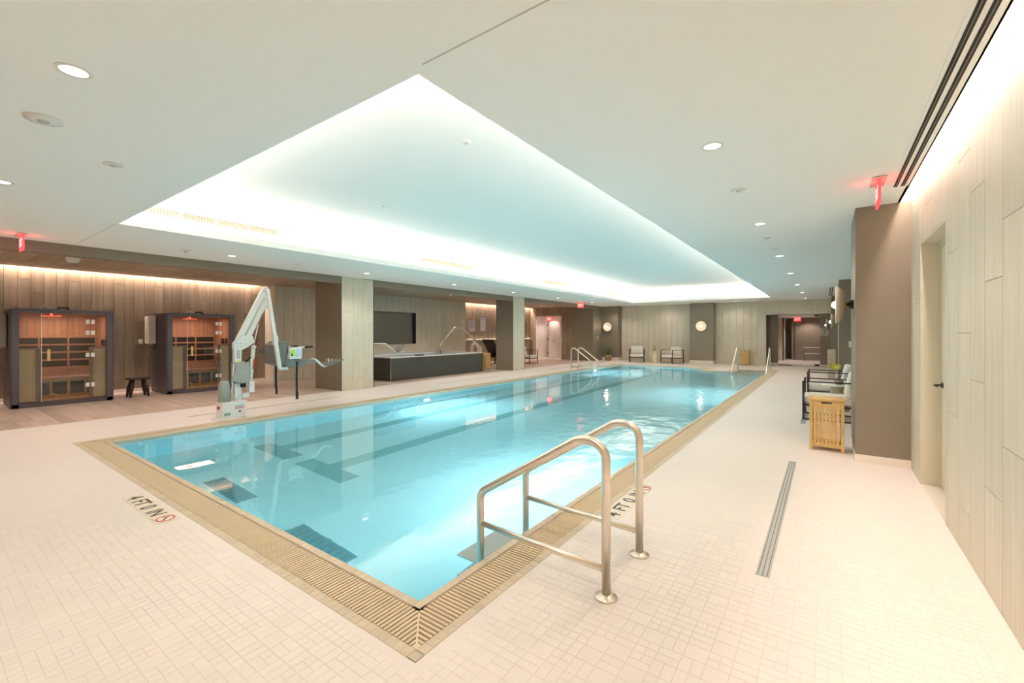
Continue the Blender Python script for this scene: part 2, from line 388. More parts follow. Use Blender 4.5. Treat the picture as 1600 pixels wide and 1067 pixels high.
# ------------------------------------------------------------------ ceilings
mb = MB(); zt = ZC + 0.075
for x0, x1, y0, y1 in ((XL, TX0, YB, YF + 0.8), (TX1, 0.665, YB, YF + 0.8), (TX0, TX1, YB, TY0), (TX0, TX1, TY1, YF + 0.8), (0.665, 2.0, 6.5, YF + 0.8)):
    mb.box(x0, x1, y0, y1, ZC, zt + (.2 if x0 == .665 else 0))
mb.box(0.665, 1.0, YB, 6.5, ZC + 0.16, ZC + 0.24)      # roof of the light slot over the right wall
mb.box(0.64, 0.665, YB, 6.5, ZC, ZC + 0.16)
ceiling = struct('ceiling', mb, M['ceil'], 'matt off-white plasterboard ceiling around the lit tray')
# step profile along the tray edge
EX = 0.42
mb = MB()
x0, x1, y0, y1 = TX0 - EX, TX1 + EX, TY0 - EX, TY1 + EX; ZU = 3.58
mb.box(x0 - .1, x0, y0, y1, zt - .02, ZU + .1); mb.box(x1, x1 + .1, y0, y1, zt - .02, ZU + .1)
mb.box(x0 - .1, x1 + .1, y0 - .1, y0, zt - .02, ZU + .1); mb.box(x0 - .1, x1 + .1, y1, y1 + .1, zt - .02, ZU + .1)
mb.box(x0 - .1, x1 + .1, y0 - .1, y1 + .1, ZU, ZU + .12)
o = obj('raised_ceiling', mb, M['tray'], ceiling, 'raised white ceiling inside the glowing tray')
mb = MB(); t = 0.02
for (a, b, c, d) in ((TX0 - t, TX0, TY0, TY1), (TX1, TX1 + t, TY0, TY1), (TX0 - t, TX1 + t, TY0 - t, TY0), (TX0 - t, TX1 + t, TY1, TY1 + t)):
    mb.box(a, b, c, d, zt, zt + 0.03)
obj('tray_lip', mb, M['ceil'], ceiling)
mb = MB()
mb.box(-1.78, -0.95, 1.647, 1.656, ZC - 0.001, ZC + .004); mb.box(-10.1, -7.72, 1.68, 1.688, ZC - 0.001, ZC + .004)
obj('control_joint', mb, mat('joint_shadow', (0.5, 0.49, 0.46), 0.9), ceiling)
def strip(name, x0, x1, y0, y1, z, up, watt_m, col, length):
    """LED strip: thin lens on its channel, light from an area lamp of the same size lying on it"""
    d = bpy.data.lights.new(name, 'AREA'); d.shape = 'RECTANGLE'; d.size = x1 - x0; d.size_y = y1 - y0; d.energy = watt_m * length; d.color = col
    o = bpy.data.objects.new(name, d); COL.objects.link(o); o.location = ((x0 + x1) / 2, (y0 + y1) / 2, z)
    if up: o.rotation_euler = (PI, 0, 0)
    return o
c = 0.10
xa, xb, ya, yb = TX0 - EX + c, TX1 + EX - c, TY0 - EX + c, TY1 + EX - c
strip('cove_lamp', xa - .03, xa + .03, ya, yb, zt + .03, True, L_COVE, COOL, yb - ya)
strip('cove_lamp', xb - .03, xb + .03, ya, yb, zt + .03, True, L_COVE, COOL, yb - ya)
strip('cove_lamp', xa, xb, ya - .03, ya + .03, zt + .03, True, L_COVE, COOL, xb - xa)
strip('cove_lamp', xa, xb, yb - .03, yb + .03, zt + .03, True, L_COVE, COOL, xb - xa)

# alcove ceiling: backing slab + planks, slot along the wood wall
mb = MB(); SL = 0.14
mb.box(XW + SL, XL - .15, YB, 22.0, ZC + .012, ZC + .1)
mb.box(XW - .1, XW + SL, YB, 22.0, ZC + .16, ZC + .24)
mb.box(XW + SL - .02, XW + SL, YB, 22.0, ZC + .0, ZC + .16)
alc_ceil = struct('ceiling_alcove', mb, M['wood_grout'], 'wood-look plank ceiling over the sauna and hot tub alcoves')
W_ = XL - .15 - (XW + SL)
# planks hang below: plane with normal -z  (U = +y, V = +x  -> U x V = -z)
lay(alc_ceil, 'ceiling_plank', M['wood_ceil'], (XW + SL, -0.5, ZC + .012), (0, 1, 0), (1, 0, 0), planks(22.4, W_, .2, 1.2, .003), .012, 300)
strip('slot_lamp', XW + .03, XW + .09, -1.0, 6.5, ZC + .155, False, L_WOOD, PINK, 7.5)
strip('slot_lamp', XW + .03, XW + .09, 15.7, 21.9, ZC + .155, False, L_WOOD, PINK, 6.2)
strip('slot_lamp', 0.69, 0.73, YB, 6.4, ZC + .155, False, L_RIGHT, PINK, 6.4 - YB)

# ------------------------------------------------------------------ walls
def backing(name, b, m, label): 
    mb = MB(); [mb.box(*q) for q in b]; return struct(name, mb, m, label)
TP, TL = 0.30, 1.2
# right wall with the door opening y 4.76-5.92, z 0-2.39
DY0, DY1, DZ = 4.76, 5.915, 2.385
D = 0.012
wr = backing('wall_right', [(XR + D, 1.0, YB, DY0, 0, ZC + .24), (XR + D, 1.0, DY1, 6.5, 0, ZC + .24), (XR + D, 1.0, DY0, DY1, DZ, ZC + .24)], M['tile_grout'], 'pale porcelain plank tiled wall on the right with a light slot above')
# U x V must be -x: U=+z? use U=(0,-1,0), V=(0,0,1): U x V = (-1,0,0)
pc = planks(6.5 - YB, ZC + .2, .32, 1.2, .0025, holes=[(6.5 - DY1, 6.5 - DY0, -1, DZ)], off=-.1)
lay(wr, 'wall_tile', M['wall_tile'], (XR + D, 6.5, 0), (0, -1, 0), (0, 0, 1), pc, D)
mb = MB(); mb.box(XR, 1.0, DY0 - .0, DY0 + .012, 0, DZ); mb.box(XR, 1.0, DY1 - .012, DY1, 0, DZ); mb.box(XR, 1.0, DY0 + .012, DY1 - .012, DZ - .012, DZ)
obj('door_reveal', mb, M['door'], wr)
# the door leaf
dr = thing('door_1', 'cream painted door recessed in the right tiled wall with black lever', 'door', (0.90, DY0 + .012, 0)); dr['kind'] = 'structure'
mb = MB(); mb.box(0, .04, 0.03, DY1 - DY0 - .055, 0.012, DZ - .045, .003); obj('door_leaf', mb, M['door'], dr)
mb = MB()
mb.box(-.02, .06, 0.0, .027, 0, DZ - .014); mb.box(-.02, .06, DY1 - DY0 - .051, DY1 - DY0 - .026, 0, DZ - .014); mb.box(-.02, .06, .027, DY1 - DY0 - .051, DZ - .04, DZ - .014)
obj('door_frame', mb, M['door'], dr)
hy = DY1 - DY0 - .13
mb = MB(); mb.cyl((0, hy, 1.0), (-.014, hy, 1.0), .026); mb.cyl((-.01, hy, 1.0), (-.055, hy, 1.0), .010); mb.tube(fillet([(-.05, hy, 1.0), (-.062, hy, 1.0), (-.062, hy - .13, 1.0)], [.01], 4), .0095)
obj('door_handle', mb, M['black'], dr)
mb = MB(); mb.box(-.14, .06, 0, DY1 - DY0 - .03, -.0, .004); obj('threshold', mb, M['base_white'], dr)

# piers on the right
def pier(name, x0, x1, y0, y1, label, zb=.09, ztop=ZC):
    mb = MB(); mb.box(x0, x1, y0, y1, zb, ztop); o = struct(name, mb, M['taupe'], label)
    mb = MB(); mb.box(x0 - .006, x1 + .0, y0 - .006, y1 + .006, 0, zb, .001, 1); obj('base_tile', mb, M['base_white'], o); return o
pier('wall_pier_1', .27, 2.0, 6.5, 7.6, 'big taupe pier standing right of the bamboo hamper')
pier('wall_pier_2', .27, 2.0, 15.0, 16.6, 'second taupe pier behind the right hand armchairs')
pier('wall_pier_3', .15, 2.0, 21.3, 24.0, 'third taupe pier beside the glass entrance')
backing('wall_niche', [(1.45, 1.6, 7.6, 15.0, 0, ZC), (1.45, 1.6, 16.6, 21.3, 0, ZC)], M['taupe'], 'taupe wall at the back of the seating niche')

# far wall, opening x -2.25..0.15, z 0..2.33
GX0, GX1, GZ = -2.25, 0.15, 2.33
wf = backing('wall_far', [(-9.2, GX0, YF + D, YF + .3, 0, ZC), (GX0, GX1, YF + D, YF + .3, GZ, ZC)], M['tile_grout'], 'pale tiled far wall behind the two small armchairs')
pc = planks(9.35, ZC, TP, TL, .004, holes=[(GX0 + 9.2, GX1 + 9.2, -1, GZ)])
# U x V = -y : U=(1,0,0), V=(0,0,1) -> (0*1-0*0, 0*0-1*1, 0) = (0,-1,0)
lay(wf, 'wall_tile', M['wall_tile'], (-9.2, YF + D, 0), (1, 0, 0), (0, 0, 1), pc, D)
mb = MB(); mb.box(GX0 - .02, GX0 + .012, YF - .003, YF + .3, 0, GZ); mb.box(GX0, GX1, YF + .013, YF + .3, GZ - .01, GZ); obj('opening_trim', mb, M['taupe_dark'], wf)
def fpier(name, x0, x1, y0, label):
    mb = MB(); mb.box(x0, x1, y0, YF + .2, .16, ZC); o = struct(name, mb, M['taupe'], label)
    mb = MB(); mb.box(x0 - .004, x1 + .006, y0 - .006, YF + .2, 0, .16); obj('base_tile', mb, M['base_white'], o)
fpier('wall_pier_4', -5.50, -4.42, 22.72, 'taupe pier with round sconce in the middle of the far wall')
fpier('wall_pier_5', XL - .1, -9.22, 22.72, 'taupe corner pier behind the potted plant')
# glass entrance recess
YG = 23.95
backing('wall_recess', [(GX0 - .4, -1.86, YG, YG + .15, 0, GZ + .2), (-.25, .2, YG, YG + .15, 0, GZ + .2), (GX0 - .4, GX0, YF + .3, YG, 0, GZ + .2)], M['taupe'], 'taupe wall either side of the glass entrance')
backing('ceiling_recess', [(GX0 - .2, .3, YF + .3, YG + .1, GZ, GZ + .12)], M['ceil'], 'lowered soffit over the glass entrance')
mb = MB(); mb.box(GX0, -1.86, YG - .012, YG, 0, .09); mb.box(-.25, .15, YG - .012, YG, 0, .09); struct('baseboard_far', mb, M['base_white'], 'white base at the glass entrance')
# lobby behind the glass
backing('wall_lobby_left', [(-1.95, -1.9, 27.9, 31, 0, 2.4), (-3.2, -1.9, 27.9, 28.0, 0, 2.4), (-3.2, -3.1, YG + .15, 28, 0, 2.4)], M['wall_tile'], 'pale tiled lobby wall seen through the glass')
backing('wall_lobby', [(.2, .3, YG + .15, 31, 0, 2.6), (-3.2, -1.6, 30.9, 31, 0, 2.6), (-1.6, .3, 29.0, 29.1, 0, 2.6)], M['taupe'], 'taupe lobby walls seen through the glass entrance')
backing('ceiling_lobby', [(-3.2, .3, YG + .15, 31, 2.34, 2.45)], M['ceil'], 'lobby ceiling behind the glass entrance')

# left colonnade
def column(name, x0, y0, y1, label):
    mb = MB(); mb.box(x0, XL - D, y0, y1, 0, ZC); o = struct(name, mb, M['taupe'], label)
    # front face +x : U=(0,1,0),V=(0,0,1) -> (1,0,0)
    lay(o, 'wall_tile', M['wall_tile'], (XL - D, y0 + .012, 0), (0, 1, 0), (0, 0, 1), planks(y1 - y0 - .024, ZC, TP + .03, TL, .003, stag=(.3, .8, .55)), D)
    mb = MB(); mb.box(XL - D, XL + .002, y0 - .003, y0 + .010, 0, ZC); mb.box(XL - D, XL + .002, y1 - .010, y1 + .003, 0, ZC); obj('corner_trim', mb, M['taupe_dark'], o)
column('wall_column_1', -11.355, 6.62, 7.61, 'pale tiled column between sauna alcove and hot tub')
column('wall_column_2', -11.0, 14.22, 15.05, 'pale tiled column just past the hot tub')
mb = MB(); mb.box(-11.41, XL, 21.6, 24.2, .0, ZC); struct('wall_column_3', mb, M['taupe'], 'taupe wall end beyond the far left handrails')
mb = MB()
for a, b in ((YB, 6.62), (7.61, 14.22), (15.05, 21.6)): mb.box(XL - .15, XL, a, b, 2.775, ZC)
struct('wall_header', mb, M['taupe'], 'taupe header beam over the left alcove openings')
# wood wall
ww = backing('wall_wood', [(XW - .2, XW - D, YB, 6.8, 0, ZC + .2), (XW - .2, XW - D, 15.4, 22.2, 0, ZC + .2)], M['wood_grout'], 'brown wood-look plank wall behind the saunas')
lay(ww, 'wall_plank', M['wood_wall'], (XW - D, -1.5, 0), (0, 1, 0), (0, 0, 1), planks(8.3, ZC + .16, .2, 1.2, .005), D, 190)
lay(ww, 'wall_plank', M['wood_wall'], (XW - D, 15.4, 0), (0, 1, 0), (0, 0, 1), planks(6.6, ZC + .16, .2, 1.2, .005), D, 110)
mb = MB(); mb.box(XW, XW + .012, -1.5, 6.7, 0, .085); struct('baseboard_left', mb, M['base_white'], 'white base along the wood wall')
# tiled wall behind hot tub with recessed dark panel
NY0, NY1, NZ0, NZ1 = 8.6, 12.43, 1.05, 2.32
wt = backing('wall_tub', [(XT - .7, XT - D, 6.72, NY0, 0, ZC), (XT - .7, XT - D, NY1, 15.5, 0, ZC), (XT - .7, XT - D, NY0, NY1, 0, NZ0), (XT - .7, XT - D, NY0, NY1, NZ1, ZC), (XT - .7, XT - .25, NY0, NY1, NZ0, NZ1)], M['tile_grout'], 'pale tiled wall behind the hot tub')
pc = planks(15.5 - 6.72, ZC, TP, TL, .004, holes=[(NY0 - 6.72, NY1 - 6.72, NZ0, NZ1)])
lay(wt, 'wall_tile', M['wall_tile'], (XT - D, 6.72, 0), (0, 1, 0), (0, 0, 1), pc, D)
# end face of that wall toward the saunas (faces -y)
lay(wt, 'wall_tile', M['wall_tile'], (XT - .7, 6.72, 0), (1, 0, 0), (0, 0, 1), planks(.7, ZC, .35, 1.5, .004), .008)
mb = MB()
mb.box(XT - .24, XT + .002, NY1 - .012, NY1, NZ0, NZ1); mb.box(XT - .24, XT + .002, NY0, NY1, NZ1 - .012, NZ1); mb.box(XT - .24, XT + .002, NY0, NY1, NZ0, NZ0 + .012)
obj('recess_trim', mb, mat('blue_black_trim', (0.035, 0.04, 0.06), .4), wt)
mb = MB(); mb.box(XT - .25, XT - .2, NY0, NY1 - .012, NZ0 + .012, NZ1 - .012); obj('recess_panel', mb, M['panel'], wt)
# end wall of the third bay, y=22, with opening x -13.95..-12.27, z 0..2.49
OX0, OX1, OZ = -14.0, -12.29, 2.49
we = backing('wall_end', [(XW - .2, OX0, 22.0 + D, 22.2, 0, ZC), (OX1, -11.41, 22.0 + D, 22.2, 0, ZC), (OX0, OX1, 22.0 + D, 22.2, OZ, ZC)], M['wood_grout'], 'wood-look plank end wall around the white corridor opening')
lay(we, 'wall_plank', M['wood_wall'], (XW, 22.0 + D, 0), (1, 0, 0), (0, 0, 1), planks(XW * -1 - 11.41, ZC, .2, 1.2, .004, holes=[(OX0 - XW, OX1 - XW, -1, OZ)]), D)
mb = MB(); mb.box(OX0, OX0 + .06, 21.97, 25.0, 0, OZ); mb.box(OX1 - .06, OX1, 21.97, 25.0, 0, OZ); mb.box(OX0, OX1, 21.97, 25.0, OZ - .05, OZ); mb.box(-13.62, OX1, 22.75, 22.85, 0, OZ); mb.box(OX0, -13.62, 24.9, 25.0, 0, OZ); mb.box(-13.67, -13.62, 22.75, 25.0, 0, OZ)
struct('wall_corridor', mb, M['white_paint'], 'white painted corridor beyond the wood end wall')
d3 = thing('door_2', 'white corridor door with three black hinges', 'door', (-14.02, 22.70, 0)); d3['kind'] = 'structure'
mb = MB(); mb.box(.42, 1.22, 0, .05, .02, 2.2, .004); obj('door_leaf', mb, mat('grey_white_door', (.56, .50, .46), .5), d3)
mb = MB(); mb.box(.37, .415, .03, .06, 0, 2.25); obj('hinge_gap', mb, M['dark'], d3)
for z in (.3, 1.12, 1.98):
    mb = MB(); mb.box(.36, .44, -.02, .0, z - .06, z + .06, .003); obj('hinge', mb, M['black'], d3)
mb = MB(); mb.cyl((.82, 0, 1.02), (.82, -.03, 1.02), .03); obj('door_handle', mb, M['black'], d3)
# outer shell behind the camera and the left end
backing('wall_back', [(XW - .2, 1.0, YB - .15, YB, 0, ZC + .2)], M['wall_tile'], 'tiled wall behind the viewer')

# ------------------------------------------------------------------ floor and pool
mb = MB(); Z0 = -.4
for (a, b, c_, d_) in ((XW - .2, PX0, YB, 31.0), (PX1, 2.0, YB, 31.0), (PX0, PX1, YB, PY0), (PX0, PX1, PY1, 31.0)):
    mb.box(a, b, c_, d_, Z0, 0)
mb.box(NX0 + CW, NX1 - CW, NY + CW, PY1, Z0, 0)
floor = struct('floor', mb, M['floor'], 'pinkish cream mosaic pool deck')
# stuff: wood floor planks of the alcoves (U x V = +z: U=(0,1,0)?, V=(-1,0,0) -> (1*0-0*0, 0*-1-0*0, 0*0-1*-1) = (0,0,1))
pcs = planks(22.85, XL - .12 - XW, .205, 1.2, .005, stag=(0, .35, .7))
pcs = cut([(a - .0025, b + .0025, c_ - .0025, d_ + .0025) for a, b, c_, d_ in pcs], [(7.52, 8.51, -1, 11.355 - (-XL + .12)), (15.12, 15.95, -1, 11.0 - (-XL + .12)), (9.7, 14.2, 10.95 - (-XL + .12), 5), (2.17, 3.7, 12.97 - 10.27, 4.0), (4.66, 6.1, 12.97 - 10.27, 4.0), (7.6, 16.4, 13.8 - 10.27, 5)])
pcs = [(a + .0025, b - .0025, c_ + .0025, d_ - .0025) for a, b, c_, d_ in pcs]
lay(floor, 'floor_plank', M['wood_floor'], (XL - .12, -.9, 0), (0, 1, 0), (-1, 0, 0), pcs, .003, 300)
mb = MB(); mb.box(XL - .11, XL - .07, YB, 6.6, 0, .003); mb.box(XL - .11, XL - .07, 7.63, 14.2, 0, .003); mb.box(XL - .11, XL - .07, 15.07, 21.55, 0, .003)
obj('threshold_strip', mb, M['base_white'], floor)

# drains
def inrect(x, y, r): return r[0] < x < r[1] and r[2] < y < r[3]
drains = [(-.365, -.285, 3.10, 6.06), (-.365, -.285, 8.7, 11.7)]
# mosaic of the foreground
S_, C_ = math.sin(A), math.cos(A)
def pix(x, y, z=0):
    d = -S_ * x + C_ * y; r = C_ * x + S_ * y
    return 800 + 686 * r / d, 520 + 686 * (1.5 - z) / d, d
tiles = []; rnd = random.Random(3)
marks = [(-5.18, -4.24, 1.16, 1.345), (-1.53, -1.345, 3.34, 4.30)]
cell = .10
for i in range(-70, 8):
    for j in range(-6, 50):
        x, y = i * cell - .045, j * cell + .02
        cx_, cy_ = x + cell / 2, y + cell / 2
        if cx_ > XR - .05: continue
        u, v, d = pix(cx_, cy_)
        if d < 1.3 or d > 3.5 or u < -150 or u > 1750: continue
        if PX0 - .05 < cx_ < PX1 + .05 and cy_ > PY0 - .05: continue
        if any(inrect(cx_, cy_, (m_[0] - .05, m_[1] + .05, m_[2] - .05, m_[3] + .05)) for m_ in marks + drains): continue
        h = cell / 2; k = rnd.random()
        if k < .22: q = [(0, cell, 0, cell)]
        elif k < .38: q = [(0, h, 0, cell), (h, cell, 0, cell)]
        elif k < .54: q = [(0, cell, 0, h), (0, cell, h, cell)]
        elif k < .66: q = [(0, cell, 0, h), (0, h, h, cell), (h, cell, h, cell)]
        else: q = [(0, h, 0, h), (h, cell, 0, h), (0, h, h, cell), (h, cell, h, cell)]
        g = .0010
        tiles += [(x + a + g, x + b - g, y + c_ + g, y + d_ - g) for a, b, c_, d_ in q]
def vis(c):
    u, v, d = pix(c.x, c.y); return 0 < u < 1600 and v < 1067
lay(floor, 'mosaic_tile', M['mosaic'], (0, 0, .0006), (1, 0, 0), (0, 1, 0), tiles, .0007, 300, keep=vis)

# pool basin
ZW, ZP = -.035, -1.22
mb = MB(); t = .2
mb.box(WX0 - t, WX1 + t, WY0 - t, WY1 + t, ZP - .2, ZP)
mb.box(WX0 - t, WX0, WY0 - t, WY1 + t, ZP, -.05); mb.box(WX1, WX1 + t, WY0 - t, WY1 + t, ZP, -.05)
mb.box(WX0, WX1, WY0 - t, WY0, ZP, -.05); mb.box(WX0, WX1, WY1, WY1 + t, ZP, -.05)
mb.box(NX0, NX1, NY, WY1, ZP, -.05)
pool = thing('swimming_pool', 'long rectangular lap pool lined with pale blue mosaic', 'pool', (0, 0, 0)); pool['kind'] = 'structure'
obj('pool_basin', mb, M['pool'], pool)
for k, z in enumerate((-.3, -.6, -.9)):
    mb = MB(); mb.box(NX1, WX1, WY1 - .35 * (k + 1) + (0 if k == 0 else 0), WY1, z - .3, z, .004, 1); obj('stair_tread', mb, M['pool'], pool)
def lane(xc, x0, x1, ):
    mb = MB(); mb.box(x0, x1, 3.28, 3.57, ZP, ZP + .004); mb.box(xc - .14, xc + .14, 3.57, 18.2, ZP, ZP + .004); mb.box(x0, x1, 18.2, 18.48, ZP, ZP + .004)
    obj('lane_line', mb, M['lane'], pool)
lane(-5.62, -6.18, -5.06); lane(-7.02, -7.45, -6.45)
for x0, x1 in ((-6.36, -5.43), (-4.42, -3.5)):
    mb = MB(); mb.box(x0, x1, 2.22, 2.45, ZP, ZP + .012, .003, 1); o = obj('main_drain', mb, mat('drain_cover', (.20, .35, .37), .5), pool)
    for k in range(9):
        mb = MB(); mb.box(x0 + .06 + k * .095, x0 + .11 + k * .095, 2.25, 2.42, ZP + .012, ZP + .016); obj('drain_slot', mb, M['drain_teal'], o)
# water body
mb = MB()
def water_poly(e): return [(WX0 - e, WY0 - e), (WX1 + e, WY0 - e), (WX1 + e, WY1 + e), (NX1 - e, WY1 + e), (NX1 - e, NY - e), (NX0 + e, NY - e), (NX0 + e, WY1 + e), (WX0 - e, WY1 + e)]
mb.prism(water_poly(.01), 'z', ZP - .02, ZW)
tag(obj('pool_water', mb, M['water']), 'clear turquoise water filling the lap pool, faintly rippled', 'water')

# coping with overflow grating
cop = thing('pool_coping', 'beige tiled coping with slatted overflow grating round the pool', 'pool edge', (0, 0, 0)); cop['kind'] = 'structure'
# runs: (start, direction along, inward direction, length); band goes outward->inward 0..CW
runs = [((PX1, PY0), (0, 1), (-1, 0), PY1 - PY0), ((PX1, PY0), (-1, 0), (0, 1), PX1 - PX0), ((PX0, PY0), (0, 1), (1, 0), PY1 - PY0), ((PX0, PY1), (1, 0), (0, -1), NX0 + CW - PX0), ((NX0 + CW, PY1), (0, -1), (-1, 0), PY1 - NY - CW + 0), ((NX0 + CW, NY + CW), (1, 0), (0, -1), NX1 - CW - NX0 - CW), ((NX1 - CW, PY1), (0, -1), (1, 0), PY1 - NY - CW), ((PX1, PY1), (-1, 0), (0, -1), PX1 - NX1 + CW)]
bars, ctiles = [], []
mbc = MB(); mbk = MB()
T0, T1, B0, B1, I0 = .0, .058, .062, .266, .276
for ri, (s, dv, iv, ln) in enumerate(runs):
    if ri >= 3: s_in = -1 if ri in (5,) else 1
    def rect(a, b, p, q):
        xs = sorted((s[0] + dv[0] * a + iv[0] * p, s[0] + dv[0] * b + iv[0] * q)); ys = sorted((s[1] + dv[1] * a + iv[1] * p, s[1] + dv[1] * b + iv[1] * q)); return xs[0], xs[1], ys[0], ys[1]
    outer_start = ri in (0, 1, 2, 3, 7) ; outer_end = ri in (0, 1, 2, )
    # corner handling: mitre at convex-room corners; tongue corners extend
    def lim(p):
        a = p if ri in (0, 1, 2, 3, 7) else (p if ri in (4, 6) else -p)
        if ri == 4 or ri == 6: a = p
        if ri in (0, 1, 2): b = ln - p
        elif ri == 3: b = ln - p
        elif ri == 7: b = ln - p
        elif ri in (4, 6): b = ln + p
        else: b = ln + p
        return a, b
    p_ = .056
    k0 = 0
    for (q0, q1) in ((T0, T1), (I0, CW)):
        a0, b0 = lim(q0 if ri in (0, 1, 2, 3, 7, 4, 6) else q0)
        if ri in (1, 3, 7): a0, b0 = a0 + (q1 - q0), b0 - (q1 - q0)
        a = a0
        while a < b0 - .01:
            e = min(a + p_, b0); r = rect(a + .0012, e - .0012, q0, q1 - .001); ctiles.append(r); a += p_
    # bars run inward-outward, mitred at corners
    a = .03
    pitch = .0275
    n = int((ln + (B1 if ri in (4, 5, 6) else 0)) / pitch)
    for k in range(n + 1):
        a = .074 + k * pitch if ri in (0, 1, 2, 3, 7, 4, 6) else -B1 + k * pitch
        if a > ln + (B1 if ri in (4, 6, 5) else -.08): break
        p, q = B0, B1
        if ri in (0, 1, 2, 3, 7, 4, 6): q = min(q, a + .006)
        if ri in (0, 1, 2, 3, 7): q = min(q, ln - a - .012)
        if ri in (4, 6) and a > ln: p = max(p, a - ln + .004)
        if ri == 5:
            if a < 0: p = max(p, -a + .004)
            if a > ln: p = max(p, a - ln + .004)
        if q - p > .012: bars.append(rect(a, a + .0155, p, q))
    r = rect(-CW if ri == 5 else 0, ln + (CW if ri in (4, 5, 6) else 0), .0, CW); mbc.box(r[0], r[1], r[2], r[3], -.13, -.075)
    # side kerbs carrying the tiles
    for (q0, q1) in ((0, T1), (I0, CW)):
        a, b = lim(q0); r = rect(a, b, q0, q1)
        mbk.box(r[0], r[1], r[2], r[3], -.05, .0012)
for (cx_, cy_, sx_, sy_) in ((PX1, PY0, -1, 1), (PX0, PY0, 1, 1), (PX0, PY1, 1, -1), (PX1, PY1, -1, -1)):
    mb = MB(); q = .0035
    a_ = (cx_ + sx_ * .064, cy_ + sy_ * .064); b_ = (cx_ + sx_ * .262, cy_ + sy_ * .262)
    mb.prism([(a_[0] - q * sx_, a_[1] + q * sy_), (b_[0] - q * sx_, b_[1] + q * sy_), (b_[0] + q * sx_, b_[1] - q * sy_), (a_[0] + q * sx_, a_[1] - q * sy_)], 'z', -.03, .0007); obj('mitre_strip', mb, M['bar'], cop)
    mb = MB(); mb.box(min(cx_ + sx_ * .06, cx_ + sx_ * .095), max(cx_ + sx_ * .06, cx_ + sx_ * .095), min(cy_ + sy_ * .06, cy_ + sy_ * .095), max(cy_ + sy_ * .06, cy_ + sy_ * .095), -.03, .0006); obj('corner_block', mb, M['bar'], cop)
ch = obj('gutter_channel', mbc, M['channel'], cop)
obj('kerb', mbk, mat('coping_grout', (.78, .68, .55), .8), cop)
lay(cop, 'coping_tile', M['coping'], (0, 0, -.003), (1, 0, 0), (0, 1, 0), ctiles, .006, 300, keep=vis)
lay(cop, 'grate_bar', M['bar'], (0, 0, -.014), (1, 0, 0), (0, 1, 0), bars, .0145, 300, keep=vis)
# waterline kerb face
mb = MB(); e = .0
for (a, b, c_, d_) in ((WX0 - .002, WX0 + .008, WY0, WY1), (WX1 - .008, WX1 + .002, WY0, WY1), (WX0, WX1, WY0 - .002, WY0 + .008), (WX0, NX0, WY1 - .008, WY1 + .002), (NX0 - .008, NX0 + .002, NY, WY1), (NX0, NX1, NY - .008, NY + .002), (NX1 - .002, NX1 + .008, NY, WY1), (NX1, WX1, WY1 - .008, WY1 + .002)):
    mb.box(a, b, c_, d_, -.085, -.0035)
obj('waterline_tile', mb, M['coping'], cop)

# text helper
def text_mesh(s, size, depth=.0006, bold=0.0):
    cu = bpy.data.curves.new('txt', 'FONT'); cu.body = s; cu.size = size; cu.extrude = depth; cu.offset = bold; cu.align_x = 'LEFT'
    ob = bpy.data.objects.new('txt', cu); COL.objects.link(ob)
    dg = bpy.context.evaluated_depsgraph_get(); me = bpy.data.meshes.new_from_object(ob.evaluated_get(dg))
    bpy.data.objects.remove(ob); return me
def place_text(s, size, m, parent, origin, U, V, sx=1.0, bold=0.0, name='lettering', depth=.0006):
    me = text_mesh(s, size, depth, bold); me.materials.clear(); me.materials.append(m)
    U, V = Vector(U), Vector(V); R = Matrix((U * sx, V, U.cross(V))).transposed().to_4x4()
    me.transform(Matrix.Translation(Vector(origin)) @ R); o = link(name, me, parent); return o
def ring_poly(mb, c, r0, r1, n=28, z0=0, z1=.001, sx=1, sy=1):
    bm = mb.bm; v = []
    for k in range(n):
        a = 2 * PI * k / n; v.append([bm.verts.new((c[0] + r * math.cos(a) * sx, c[1] + r * math.sin(a) * sy, z)) for r, z in ((r0, z1), (r1, z1), (r1, z0))])
    for k in range(n):
        a, b = v[k], v[(k+1) % n]
        bm.faces.new((a[0], a[1], b[1], b[0])); bm.faces.new((a[1], a[2], b[2], b[1]))
def depth_marker(loc, rz, label):
    t = thing('depth_marker', label, 'depth marker', loc, rz)
    for k in range(6):
        mb = MB(); mb.box(k * .152, k * .152 + .150, 0, .155, 0, .003, .0006, 1); obj('marker_tile', mb, M['text_tile'], t)
    for s, x, fs in (('4', .035, .16), ('FT', .175, .16), ('0', .40, .16), ('IN', .555, .16)):
        place_text(s, fs, M['text'], t, (x, .02, .0032), (1, 0, 0), (0, 1, 0), .95, .003)
    mb = MB(); ring_poly(mb, (.835, .078), .052, .064, z0=.003, z1=.004)
    m_ = bmesh.new(); bmesh.ops.create_cube(m_, size=1); bmesh.ops.scale(m_, vec=(.11, .010, .001), verts=m_.verts[:])
    mb.merge(m_, Matrix.Translation((.835, .078, .0036)) @ Matrix.Rotation(-PI / 4, 4, 'Z'))
    obj('no_diving_ring', mb, M['text_red'], t)
    mb = MB(); mb.tube([(.80, .085, .0036), (.83, .09, .0036), (.85, .07, .0036), (.872, .062, .0036)], .003, 6); mb.cyl((.793, .078, .003), (.793, .078, .0042), .008, n=10)
    obj('diver_symbol', mb, M['text'], t)
    mb = MB(); 
    for k in range(5): mb.box(.75 + k * .016, .76 + k * .016, .005, .013, .003, .0036)
    obj('small_print', mb, M['text_green'], t)
    return t
depth_marker((-5.17, 1.17, .0005), 0, 'four foot depth marker tiles in the deck at the pool\'s near end')
depth_marker((-1.36, 3.36, .0005), PI / 2, 'four foot depth marker tiles in the deck behind the large handrails')
